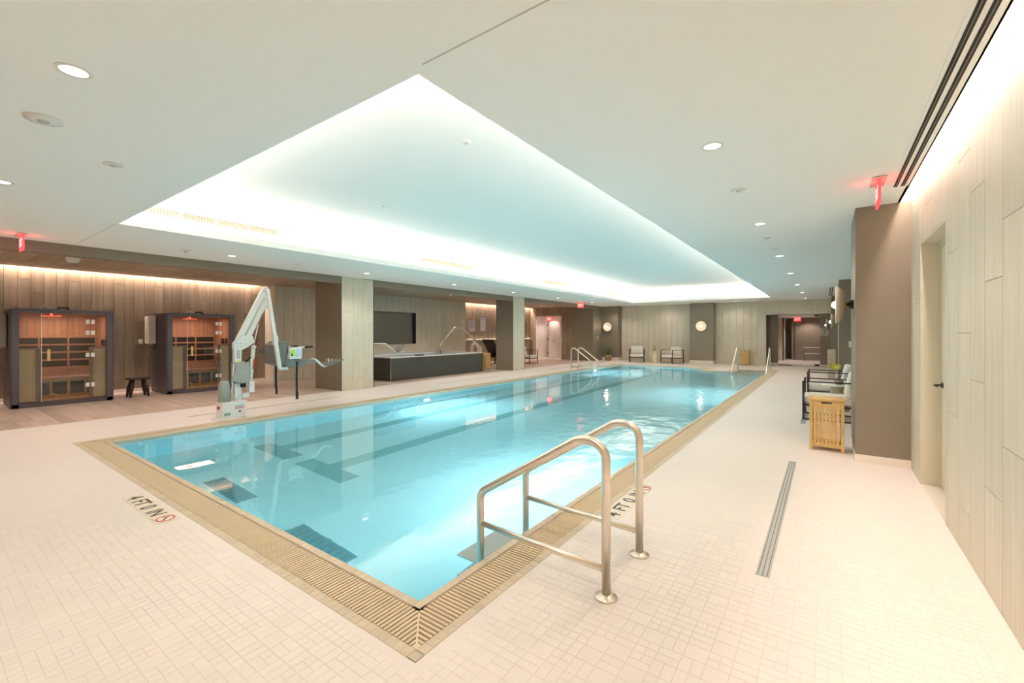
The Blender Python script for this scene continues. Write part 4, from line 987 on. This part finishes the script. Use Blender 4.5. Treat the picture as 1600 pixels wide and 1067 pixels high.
# ------------------------------------------------------------------ infrared saunas
def sauna(loc, label, w_=1.5, d_=1.15, h_=1.985, mirror=False):
    """front = +x at x=0, body toward -x, width along +y"""
    t = thing('sauna_cabin', label, 'sauna', loc)
    fw = .105
    mb = MB(); mb.box(-.10, 0, 0, fw, 0, h_ - .05, .006, 1); mb.box(-.13, -.02, -.018, .03, .0, h_ - .05, .004, 1); obj('corner_post', mb, M['cabin'], t)
    mb = MB(); mb.box(-.10, 0, w_ - fw, w_, 0, h_ - .05, .006, 1); mb.box(-.13, -.02, w_ - .03, w_ + .018, 0, h_ - .05, .004, 1); obj('corner_post', mb, M['cabin'], t)
    mb = MB(); mb.box(-d_, .012, -.015, w_ + .015, h_ - .05, h_, .012, 2); mb.box(-.10, .0, fw, w_ - fw, h_ - .085, h_ - .05); obj('roof', mb, M['cabin'], t)
    mb = MB(); mb.box(-d_, .0, 0.0, w_, 0, .085, .004, 1); obj('base', mb, M['cabin'], t)
    mb = MB(); mb.box(-d_, -.10, 0, .03, .085, h_ - .05); obj('side_panel', mb, M['cabin'], t)
    mb = MB(); mb.box(-d_, -.10, w_ - .03, w_, .085, h_ - .05); obj('side_panel', mb, M['cabin'], t)
    mb = MB(); mb.box(-d_, -d_ + .03, .03, w_ - .03, .085, h_ - .05); obj('back_panel', mb, M['cabin'], t)
    # cedar lining
    mb = MB(); n = 14
    for k in range(n):
        y = .035 + k * (w_ - .07) / n; mb.box(-d_ + .03, -d_ + .045, y, y + (w_ - .07) / n - .004, .085, h_ - .06)
    obj('back_lining', mb, M['cabin_in'], t)
    for s, y in ((0, .03), (1, w_ - .045)):
        mb = MB(); n = 8
        for k in range(n):
            x = -d_ + .05 + k * (d_ - .17) / n; mb.box(x, x + (d_ - .17) / n - .004, y, y + .015, .085, h_ - .06)
        obj('side_lining', mb, M['cabin_in'], t)
    mb = MB(); mb.box(-d_ + .03, -.10, .03, w_ - .03, h_ - .07, h_ - .05); obj('ceiling_lining', mb, M['cabin_in'], t)
    mb = MB(); mb.box(-d_ + .03, -.10, .03, w_ - .03, .085, .10); obj('floor_board', mb, M['cabin_light'], t)
    # back heaters with slats
    xb = -d_ + .045
    for k in range(3):
        y = .06 + k * (w_ - .12) / 3
        for r in range(4):
            z = .74 + r * .17; mb = MB(); mb.box(xb, xb + .012, y, y + (w_ - .12) / 3 - .03, z, z + .14); obj('heater_panel', mb, M['heater'], t)
    for r in range(5):
        mb = MB(); mb.box(xb + .012, xb + .035, .05, w_ - .05, .705 + r * .17, .735 + r * .17); obj('backrest_slat', mb, M['cabin_in'], t)
    for k in (1, 2):
        y = .06 + k * (w_ - .12) / 3 - .03; mb = MB(); mb.box(xb + .012, xb + .03, y, y + .03, .70, 1.42); obj('backrest_post', mb, M['cabin_in'], t)
    # bench
    for k in range(5):
        x = xb + .02 + k * .105; mb = MB(); mb.box(x, x + .095, .05, w_ - .05, .50, .53, .002, 1); obj('bench_slat', mb, M['cabin_in'], t)
    xf = xb + .52
    mb = MB(); mb.box(xf, xf + .02, .05, w_ - .05, .44, .53); mb.box(xf, xf + .02, .05, w_ - .05, .085, .17)
    for k in range(6):
        y = .05 + k * (w_ - .14) / 5; mb.box(xf, xf + .02, y, y + .045, .17, .44)
    obj('bench_front', mb, M['cabin_light'], t)
    for k in range(5):
        y = .095 + k * (w_ - .14) / 5; mb = MB(); mb.box(xf - .01, xf + .006, y, y + (w_ - .14) / 5 - .045, .17, .44); obj('heater_panel', mb, M['heater'], t)
    mb = MB(); mb.tube([(xf + .05, w_ * .40, .14), (xf + .10, w_ * .43, .20), (xf + .06, w_ * .47, .16), (xf + .09, w_ * .44, .12)], .014, 8); obj('towel_roll', mb, M['fabric'], t)
    # front lower screens seen through the glass
    z0, z1 = .10, 1.185
    yl0, yl1, yr0, yr1 = fw, fw + .30, w_ - fw - .27, w_ - fw
    for (a, b, c_, d2) in ((yl0, yl1, yl0, yl1 - .075), (yr0, yr1, yr0 + .06, yr1)):
        mb = MB(); mb.box(-.085, -.06, a, b, z0, z1, .002, 1); o = obj('front_heater', mb, M['mauve'], t)
        mb = MB(); mb.box(-.06, -.052, c_ + .005, d2 - .005, z0 + .015, z1 - .03); obj('heater_cloth', mb, M['screen'], o)
        mb = MB(); q = .012; mb.box(-.052, -.048, c_ + .03, c_ + .03 + q * .4, z0 + .05, z1 - .07); mb.box(-.052, -.048, d2 - .03 - q * .4, d2 - .03, z0 + .05, z1 - .07); obj('cloth_trim', mb, M['stone'], o)
    # glass: fixed left pane, door, fixed right pane
    y1, y2 = fw + .31, w_ - fw - .26
    for nm, a, b in (('fixed_pane', fw + .002, y1 - .003), ('glass_door', y1, y2 - .003), ('fixed_pane', y2, w_ - fw - .002)):
        mb = MB(); mb.box(-.026, -.018, a, b, .088, h_ - .088); g = obj(nm, mb, M['bronze_glass'], t)
        if nm == 'glass_door':
            mb = MB(); mb.box(-.018, .012, a + .07, a + .115, .92, 1.16, .006, 2); obj('door_handle', mb, M['bamboo'], g, 'short vertical wooden handle')
    mb = MB(); mb.box(-.02, -.012, y1 - .012, y1 - .004, .088, h_ - .088); obj('pane_seal', mb, M['white_pl'], t)
    for z in (1.70, 1.47, .385 + .0) if False else (1.735, 1.50, 1.02 - .0, .38):
        for a in (y2 - .075, y2 + .008):
            mb = MB(); mb.box(-.018, -.004, a, a + .062, z - .045, z + .045, .003, 1); obj('hinge_clip', mb, M['speaker'], t)
    mb = MB(); mb.box(-.42, -.36, w_ * .30, w_ * .50, h_ - .135, h_ - .125); mb.box(-.40, -.38, w_ * .39, w_ * .41, h_ - .125, h_ - .07); obj('light_bar', mb, M['redglow'], t, 'red glowing light bar under the roof')
    mb = MB(); mb.box(-.105, -.09, fw + .6, fw + .68, 1.7, 1.8) if False else mb.box(-d_ + .045, -d_ + .06, w_ - .35, w_ - .28, 1.28, 1.35); obj('control_panel', mb, M['heater'], t)
    mb = MB(); mb.box(-.70, -.5, w_ - .052, w_ - .045, 1.20, 1.34); mb.box(-.45, -.3, w_ - .052, w_ - .045, 1.20, 1.34); obj('side_heater', mb, M['heater'], t)
    d = bpy.data.lights.new('sauna_lamp', 'AREA'); d.shape = 'RECTANGLE'; d.size = .4; d.size_y = .8; d.energy = 6; d.color = (1.0, .66, .48)
    o = bpy.data.objects.new('sauna_lamp', d); COL.objects.link(o); o.parent = t; o.location = (-.5, w_ / 2, h_ - .09)
    # roof bits
    mb = MB(); mb.tube([(-.25, .42, h_), (-.25, .42, h_ + .04), (-.25, .47, h_ + .07), (-.25, .55, h_ + .05), (-.25, .60, h_ + .008)], .018, 8); obj('roof_hose', mb, M['white_pl'], t)
    mb = MB(); mb.tube([(-.3, .68, h_ + .0), (-.3, .70, h_ + .045), (-.3, .82, h_ + .045), (-.3, .86, h_ + .0)], .02, 8); obj('roof_handle', mb, M['stoolwood'], t)
    return t
sauna((-12.95, 1.27, .003), 'charcoal framed infrared sauna cabin with glass door, at the left edge')
sauna((-12.95, 3.77, .003), 'charcoal framed infrared sauna cabin with glass door, behind the pool lift', w_=1.47)
# towel box on the cabin sides
def box_unit(loc, label, m_):
    t = thing('wall_dispenser', label, 'dispenser', loc)
    mb = MB(); mb.box(-.30, .0, -.16, 0, 0, .70, .03, 3); obj('housing', mb, m_, t)
    mb = MB(); mb.prism([(-.25, .1), (-.08, .15), (-.06, .3), (-.14, .38), (-.06, .5), (-.25, .62)], 'y', -.166, -.16); obj('front_relief', mb, M['stone'], t)
    mb = MB(); mb.cyl((-.12, -.08, 0), (-.12, -.08, -.035), .02); obj('outlet_spout', mb, M['alu'], t)
box_unit((-13.72, 3.765, 1.22), 'beige towel warmer box on the side of the second sauna', M['fabric'])
box_unit((-13.45, 1.26, 1.20), 'grey towel warmer box at the left edge beside the first sauna', M['grey_cov'])
# stool
t = thing('wooden_stool', 'dark wooden stool with splayed legs between the two saunas', 'stool', (-13.2, 3.27, .003))
mb = MB(); mb.box(-.16, .16, -.20, .20, .40, .44, .015, 3); obj('seat', mb, M['stoolwood'], t)
for sx in (-1, 1):
    for sy in (-1, 1):
        mb = MB(); mb.tube([(sx * .08, sy * .10, .41), (sx * .115, sy * .14, .20), (sx * .13, sy * .17, 0)], .03, 10, rfn=lambda q: .022 + .016 * math.sin(q * PI) + .0); obj('leg', mb, M['stoolwood'], t)

# ------------------------------------------------------------------ hot tub
ht = thing('hot_tub', 'large built-in hot tub with dark slate cladding and pale rim', 'hot tub', (-10.93, 8.82, .003))
Wd, Ln, Hh = 2.84, 4.47, .735
mb = MB(); mb.box(-Wd, 0, 0, Ln, 0, Hh - .03); 
# hollow: build as ring
mb = MB(); rim = .30
for b in ((-.06, 0, 0, Ln), (-Wd, -.06, 0, .06), (-Wd, -.06, Ln - .06, Ln)): mb.box(b[0], b[1], b[2], b[3], 0, Hh - .03)
obj('cladding', mb, M['tub'], ht)
mb = MB(); mb.box(-.004, .004, -.004, .010, 0, Hh - .03); obj('corner_trim', mb, M['chrome'], ht)
mb = MB()
for b in ((-rim, .02, -.02, Ln + .02), (-Wd, -Wd + .5, -.02, Ln + .02), (-Wd + .5, -rim, -.02, rim), (-Wd + .5, -rim, Ln - rim, Ln + .02)): mb.box(b[0], b[1], b[2], b[3], Hh - .03, Hh)
obj('rim', mb, M['tub_top'], ht)
mb = MB(); mb.box(-Wd, -Wd + .03, -.02, Ln + .02, Hh, Hh + .13); obj('splash_ledge', mb, M['wall_tile'], ht)
mb = MB(); mb.box(-Wd + .4, -rim + .02, rim - .02, Ln - rim + .02, .2, .25)
for b in ((-rim, -rim + .03, rim, Ln - rim), (-Wd + .47, -Wd + .5, rim, Ln - rim), (-Wd + .5, -rim, rim - .03, rim), (-Wd + .5, -rim, Ln - rim, Ln - rim + .03)): mb.box(b[0], b[1], b[2], b[3], .25, Hh - .03)
obj('basin', mb, M['pool'], ht)
mb = MB(); mb.box(-Wd + .5, -rim, rim, Ln - rim, Hh - .09, Hh - .085)
wt_ = obj('tub_water', mb, glass_mat('tub_water', (.6, .85, .88)), ht)
for k, y in enumerate((.55, .62, .7, 2.9, 3.0, 3.1)):
    mb = MB(); mb.lathe([(0, Hh + .012), (.022, Hh + .012), (.028, Hh)], 12, c=(-.16, y, 0)); obj('jet_control', mb, M['chrome'], ht)
mb = MB(); mb.box(-.22, -.08, 1.15, 1.45, Hh, Hh + .035, .01, 2); obj('control_box', mb, M['heater'], ht)
t = thing('tub_handrail', 'bent steel grab rail arching over the hot tub', 'handrail', (-11.5, 11.53, 0))
mb = MB(); mb.tube(fillet([(0, 0, .70), (0, 0, 1.08), (0, .78, 1.73), (0, 1.18, 1.73), (0, 2.02, 1.17), (0, 2.02, .70)], [.08, .12, .12, .08], 6), .022, 12); obj('rail_tube', mb, M['chrome'], t)
# tub transfer lift (only its foot rest shows past the tiled column)
t = thing('tub_lift', 'white tubular transfer lift footrest with dark plate at the near end of the hot tub', 'pool lift', (-11.5, 8.3, 0))
mb = MB(); mb.tube(fillet([(0, .15, 1.16), (0, .78, 1.15), (0, 1.2, .86), (0, 1.55, .86)], [.08, .1], 5), .022, 10); obj('foot_tube', mb, M['white_pl'], t)
me = MB().box(-.17, .17, -.01, .30, -.012, .012, .005, 1).mesh('p'); me.transform(Matrix.Translation((0, 1.22, .90)) @ Matrix.Rotation(.72, 4, 'X')); me.materials.append(M['grey_pl']); link('foot_plate', me, t)
mb = MB(); mb.box(-.2, .2, -.3, .12, 1.08, 1.14, .02, 2); mb.box(-.2, .2, -.36, -.3, 1.1, 1.55, .02, 2); obj('seat', mb, M['grey_pl'], t)
mb = MB(); mb.cyl((-.0, -.45, 0.0), (0, -.45, 1.5), .05); mb.cyl((0, -.45, 1.12), (0, -.2, 1.12), .03); obj('mast', mb, M['white_pl'], t)
mb = MB(); mb.box(.18, .21, -.1, .22, 1.28, 1.31, .005, 1); obj('arm_rest', mb, M['black'], t)
# life ring
t = thing('life_ring', 'white life ring with rope on a post behind the hot tub', 'life ring', (-13.55, 15.75, .003))
mb = MB(); mb.cyl((0, 0, 0), (0, 0, 1.2), .02); mb.box(-.12, .12, -.12, .12, 0, .02, .004, 1); obj('stand', mb, M['white_pl'], t)
bm = bmesh.new(); m_ = MB(); pts = [(0.03, .27 * math.cos(a), .72 + .27 * math.sin(a)) for a in [2 * PI * k / 28 for k in range(29)]]
m_.tube([(0.06 + p[0], p[1], p[2]) for p in pts], .075, 12, cap=False); obj('ring', m_, M['fabric'], t)
mb = MB(); mb.tube([(.09, -.13, .96), (.04, 0, 1.2), (.09, .13, .96)], .016, 6); obj('rope', mb, M['fabric'], t)
mb = MB(); mb.box(.0, .12, .38, .5, .55, .85, .02, 2); mb.cyl((.05, .02, .6), (.05, .42, .6), .012); obj('rope_bag', mb, M['fabric'], t)
# lounger
t = thing('chaise_lounge', 'dark reclined chaise lounge under the glowing ledge', 'lounger', (-13.3, 16.1, .003))
me = MB().box(-.33, .33, 0, .95, -.03, .03, .015, 2).mesh('b'); me.transform(Matrix.Translation((0, 1.0, .42)) @ Matrix.Rotation(PI - .92, 4, 'X')); me.materials.append(M['lounge']); link('backrest', me, t)
mb = MB(); mb.box(-.33, .33, 1.0, 2.2, .36, .42, .015, 2); obj('seat', mb, M['lounge'], t)
mb = MB(); mb.box(-.33, .33, .55, 2.2, .30, .35, .005, 1); obj('frame', mb, M['black'], t)
for sx in (-1, 1):
    for y in (.6, 2.1):
        mb = MB(); mb.box(sx * .31 - .025, sx * .31 + .025, y - .025, y + .025, 0, .30); obj('leg', mb, M['black'], t)
# armchair cut off by second column
dup(c1, (-12.0, 18.0, 0.003), -PI / 2 + PI, 'dark sided armchair showing just past the second tiled column')
# console in the lobby
t = thing('console_table', 'pale topped low table inside the lobby behind the glass', 'table', (-.62, 28.2, 0))
mb = MB(); mb.box(-.4, .4, -.2, .2, .70, .74, .01, 2); obj('table_top', mb, M['white_top'], t)
mb = MB(); mb.box(-.36, .36, -.18, .18, .38, .41, .01, 2); obj('lower_shelf', mb, M['white_top'], t)
for sx in (-1, 1):
    for sy in (-1, 1):
        mb = MB(); mb.box(sx * .36 - .015, sx * .36 + .015, sy * .17 - .015, sy * .17 + .015, 0, .70); obj('leg', mb, M['black'], t)
# glass entrance
t = thing('glass_entrance', 'frameless glass door and side panel at the far right', 'door', (0, YG, 0)); t['kind'] = 'structure'
for nm, a, b in (('side_pane', -1.855, -1.32), ('glass_door', -1.315, -.255)):
    mb = MB(); mb.box(a, b, .03, .042, .012, GZ - .02); g = obj(nm, mb, M['smoke'], t)
    if nm == 'glass_door':
        mb = MB(); mb.box(-.45, -.27, .02, .055, .012, .09, .003, 1); mb.box(-.45, -.27, .02, .055, GZ - .09, GZ - .02, .003, 1); obj('patch_fitting', mb, M['black'], g)
        mb = MB(); mb.cyl((-1.22, -.02, .28), (-1.22, -.02, 1.95), .016, n=10); mb.cyl((-1.22, -.02, .5), (-1.22, .03, .5), .01, n=8); mb.cyl((-1.22, -.02, 1.75), (-1.22, .03, 1.75), .01, n=8); obj('pull_bar', mb, M['black'], g)
mb = MB(); mb.box(-1.86, -1.32, .015, .055, 0, .03); obj('floor_channel', mb, M['taupe_dark'], t)
# slim drinking fountain-like panel beside the third pier
t = thing('towel_stand', 'narrow speckled towel stand beyond the second right pier', 'stand', (.03, 17.6, 0))
mb = MB(); mb.box(0, .2, 0, .35, 0, .95, .01, 2); obj('stand_body', mb, M['stone_g'], t)
for k in range(6):
    mb = MB(); mb.box(-.012, .0, .02, .33, .08 + k * .145, .18 + k * .145, .004, 2); obj('rolled_towel', mb, M['fabric'], t)

# ------------------------------------------------------------------ pool lift
pl = thing('pool_lift', 'white and grey swing-arm pool access lift with seat and black belts', 'pool lift', (-8.55, 3.42, 0))
# local: y along the pool, x toward the water
def PL(name, mb, m_, **k): return obj(name, mb, m_, pl, **k)
mb = MB(); mb.box(-.13, .13, -.20, .19, .015, .30, .015, 2); base = PL('base_housing', mb, M['white_pl'])
mb = MB(); mb.lathe([(0, 0), (.23, 0), (.23, .012), (.10, .02), (0, .02)], 28, c=(0, -.07, 0)); PL('base_plate', mb, M['white_pl'])
mb = MB()
for k in range(7): mb.box(.130, .1315, .0 + k * .022, .014 + k * .022, .205, .228)
obj('blue_print', mb, mat('blue_print', (.25, .3, .55), .5), base)
mb = MB()
for k in range(7): mb.box(.130, .1315, .0 + k * .022, .014 + k * .022, .170, .196)
obj('red_print', mb, mat('red_print', (.62, .12, .12), .5), base)
mb = MB(); mb.box(.130, .1315, -.17, -.07, .065, .115); obj('rating_plate', mb, M['text_green'], base)
mb = MB(); mb.cyl((.130, .075, .12), (.138, .075, .12), .017, n=12); obj('lock_knob', mb, M['black'], base)
mb = MB(); mb.cyl((0, -.20, .2), (0, -.225, .2), .03, n=14); obj('red_knob', mb, M['text_red'], base)
mb = MB(); mb.lathe([(0, .30), (.10, .30), (.092, .5), (.085, .60), (.07, .64), (.05, .66), (0, .665)], 22, c=(0, -.12, 0)); PL('draped_cover', mb, M['grey_cov'])
mb = MB(); mb.box(-.05, .05, .03, .14, .30, 1.30, .006, 2); PL('mast', mb, M['white_pl'])
mb = MB(); mb.box(.05, .052, .055, .115, 1.04, 1.20, .001, 1); PL('grey_decal', mb, M['alu'])
mb = MB(); mb.box(.05, .052, .055, .115, .99, 1.01); PL('yellow_decal', mb, M['petal'])
mb = MB(); mb.box(-.085, .085, .02, .26, .60, .98, .02, 3); PL('control_cover', mb, M['grey_cov'])
m2 = MB().box(-.02, .02, -.10, .10, -.12, .12, .015, 2).mesh('b'); m2.transform(Matrix.Translation((.105, .08, .74)) @ Matrix.Rotation(-.35, 4, 'X')); m2.materials.append(M['grey_cov']); link('battery_pack', m2, pl)
mb = MB(); mb.box(.06, .11, .11, .19, .53, .60, .008, 2); PL('cable_clamp', mb, M['blackrub'])
mb = MB(); mb.cyl((.08, .19, .98), (.10, .27, 1.06), .014); PL('release_lever', mb, M['blackrub'])
mb = MB(); mb.tube([(.09, .0, .96), (.10, -.03, .7), (.10, -.04, .45), (.10, .0, .37), (.08, .08, .36), (.06, .12, .42)], .009, 8); PL('power_cable', mb, M['white_pl'])
mb = MB(); mb.box(-.06, .06, .15, .27, .34, .42, .01, 2); mb.box(-.05, .05, .27, .36, .42, .62, .008, 2); PL('actuator_bracket', mb, M['white_pl'])
# knuckle + parallel arm
mb = MB(); mb.prism([(.02, 1.32), (.02, 1.22), (.12, 1.18), (.24, 1.24), (.36, 1.33), (.33, 1.44), (.24, 1.46), (.14, 1.44)], 'x', -.045, .045); PL('knuckle_plate', mb, M['white_pl'])
mb = MB()
for (y, z) in ((.06, 1.31), (.06, 1.25), (.13, 1.31), (.13, 1.25), (.21, 1.30)): mb.cyl((.045, y, z), (.052, y, z), .012, n=10)
PL('bolt_heads', mb, M['alu'])
def bar(p0, p1, wv, th=.035):
    mb = MB(); p0, p1 = Vector((0, *p0)), Vector((0, *p1)); d = p1 - p0
    m_ = bmesh.new(); bmesh.ops.create_cube(m_, size=1); bmesh.ops.scale(m_, vec=(th * 2, wv, d.length), verts=m_.verts[:]); bmesh.ops.bevel(m_, geom=m_.edges[:], offset=.006, segments=2, affect='EDGES')
    mb.merge(m_, Matrix.Translation((p0 + p1) / 2) @ d.to_track_quat('Z', 'X').to_matrix().to_4x4() @ Matrix.Rotation(PI / 2, 4, 'Z')); return mb
def bar(p0, p1, wv, th=.035):
    (y0, z0), (y1, z1) = p0, p1; L_ = math.hypot(y1 - y0, z1 - z0); n = (-(z1 - z0) / L_ * wv / 2, (y1 - y0) / L_ * wv / 2)
    mb = MB(); mb.prism([(y0 + n[0], z0 + n[1]), (y1 + n[0], z1 + n[1]), (y1 - n[0], z1 - n[1]), (y0 - n[0], z0 - n[1])], 'x', -th, th); return mb
PL('upper_arm', bar((.10, 1.36), (.545, 2.30), .085), M['white_pl'])
PL('lower_arm', bar((.20, 1.30), (.61, 2.17), .085, .03), M['white_pl'])
mb = MB()
for k in range(5): mb.box(.035, .0365, .395 + k * .022, .409 + k * .022, 1.60 + k * .05, 1.66 + k * .05)
PL('arm_lettering', mb, M['mauve'])
mb = MB(); mb.prism([(.52, 2.34), (.58, 2.37), (.63, 2.30), (.66, 2.0), (.60, 1.96), (.52, 2.2)], 'x', -.045, .045); PL('elbow_plate', mb, M['white_pl'])
mb = MB(); mb.cyl((0, .445, 1.66), (0, .36, 1.25), .011); PL('piston_rod', mb, M['steel'])
mb = MB(); mb.cyl((0, .365, 1.26), (0, .30, .58), .034); mb.cyl((0, .367, 1.27), (0, .358, 1.20), .042); PL('actuator_tube', mb, M['white_pl'])
mb = MB(); mb.cyl((0, .352, 1.02), (0, .334, .84), .0355); PL('warning_sleeve', mb, M['text_red'])
mb = bar((.47, 2.29), (.69, .85), .055, .03); bmesh.ops.translate(mb.bm, vec=(.29, 0, 0), verts=mb.bm.verts[:]); PL('drop_arm', mb, M['white_pl'])
mb = MB(); mb.cyl((-.045, .55, 2.29), (.10, .53, 2.29), .032); mb.cyl((.10, .53, 2.29), (.30, .475, 2.28), .03); PL('elbow_pin', mb, M['white_pl'])
mb = MB(); mb.box(.25, .33, .575, .65, 1.28, 1.44, .005, 1); PL('swivel_collar', mb, M['white_pl'])
mb = MB(); mb.tube(fillet([(.29, .685, .92), (.29, .695, .83), (.29, .84, .83)], [.03], 4), .028, 10); PL('seat_hanger', mb, M['white_pl'])
mb = MB(); mb.cushion(-.24, .24, .72, .90, .88, 1.34, r=.04); mb.cushion(-.25, .25, .655, .76, .90, 1.30, r=.045); PL('seat_back', mb, M['grey_pl'])
mb = MB(); mb.prism([(.80, .92), (.86, .84), (1.08, .84), (1.42, .93), (1.42, .97), (1.1, .97), (.95, 1.06), (.86, 1.2)], 'x', -.25, .25); PL('seat_pan', mb, M['grey_pl'])
mb = MB(); mb.box(-.30, -.25, .55, .72, 1.10, 1.20, .01, 2); PL('side_bolster', mb, M['grey_pl'])
mb = MB(); mb.box(.24, .28, .85, .98, 1.10, 1.24, .01, 2); PL('side_bolster', mb, M['grey_pl'])
for x in (-.27, .27):
    mb = MB(); mb.cyl((x, .86, 1.20), (x, 1.2, 1.22), .018); PL('armrest_tube', mb, M['white_pl'])
    mb = MB(); mb.cyl((x, 1.18, 1.22), (x, 1.34, 1.225), .022); PL('armrest_grip', mb, M['blackrub'])
mb = MB(); mb.box(.24, .33, .86, 1.10, 1.00, 1.22, .012, 2); bx = PL('control_box', mb, M['white_pl'])
mb = MB(); mb.box(.33, .332, .875, .965, 1.06, 1.18); obj('green_label', mb, mat('lime_label', (.42, .62, .05), .5), bx)
mb = MB(); mb.box(.33, .332, .975, 1.08, 1.03, 1.19); obj('pale_label', mb, mat('pale_label', (.55, .62, .72), .5), bx)
mb = MB(); mb.box(.332, .334, .885, .92, 1.065, 1.09); mb.tube([(.334, .895, 1.09), (.334, .9, 1.12)], .006, 6); obj('label_figure', mb, M['black'], bx)
mb = MB(); mb.tube(fillet([(0, 1.36, .94), (0, 1.55, .96), (0, 1.74, .80), (0, 1.92, .84)], [.08, .08], 6), .024, 12); PL('foot_tube', mb, M['white_pl'])
me = MB().box(-.19, .19, -.02, .34, -.012, .012, .006, 2).mesh('p'); me.transform(Matrix.Translation((0, 1.76, .83)) @ Matrix.Rotation(.30, 4, 'X')); me.materials.append(M['grey_pl']); ft = link('foot_plate', me, pl)
mb = MB(); mb.box(-.03, -.01, 1.86, 1.875, .885, .97); mb.box(-.02, .0, 1.80, 1.815, .92, .95); mb.box(.0, .02, 1.91, 1.93, .91, .94); obj('white_marks', mb, M['white_pl'], ft)
mb = MB(); mb.box(-.20, -.185, .84, .88, .42, .88, .003, 1); mb.box(-.20, -.18, .85, .89, .30, .43, .003, 1); PL('seat_belt', mb, M['blackrub'])
mb = MB(); mb.box(.235, .25, 1.02, 1.06, .26, .95, .003, 1); mb.box(.23, .255, 1.025, 1.07, .22, .36, .003, 1); PL('seat_belt', mb, M['blackrub'])
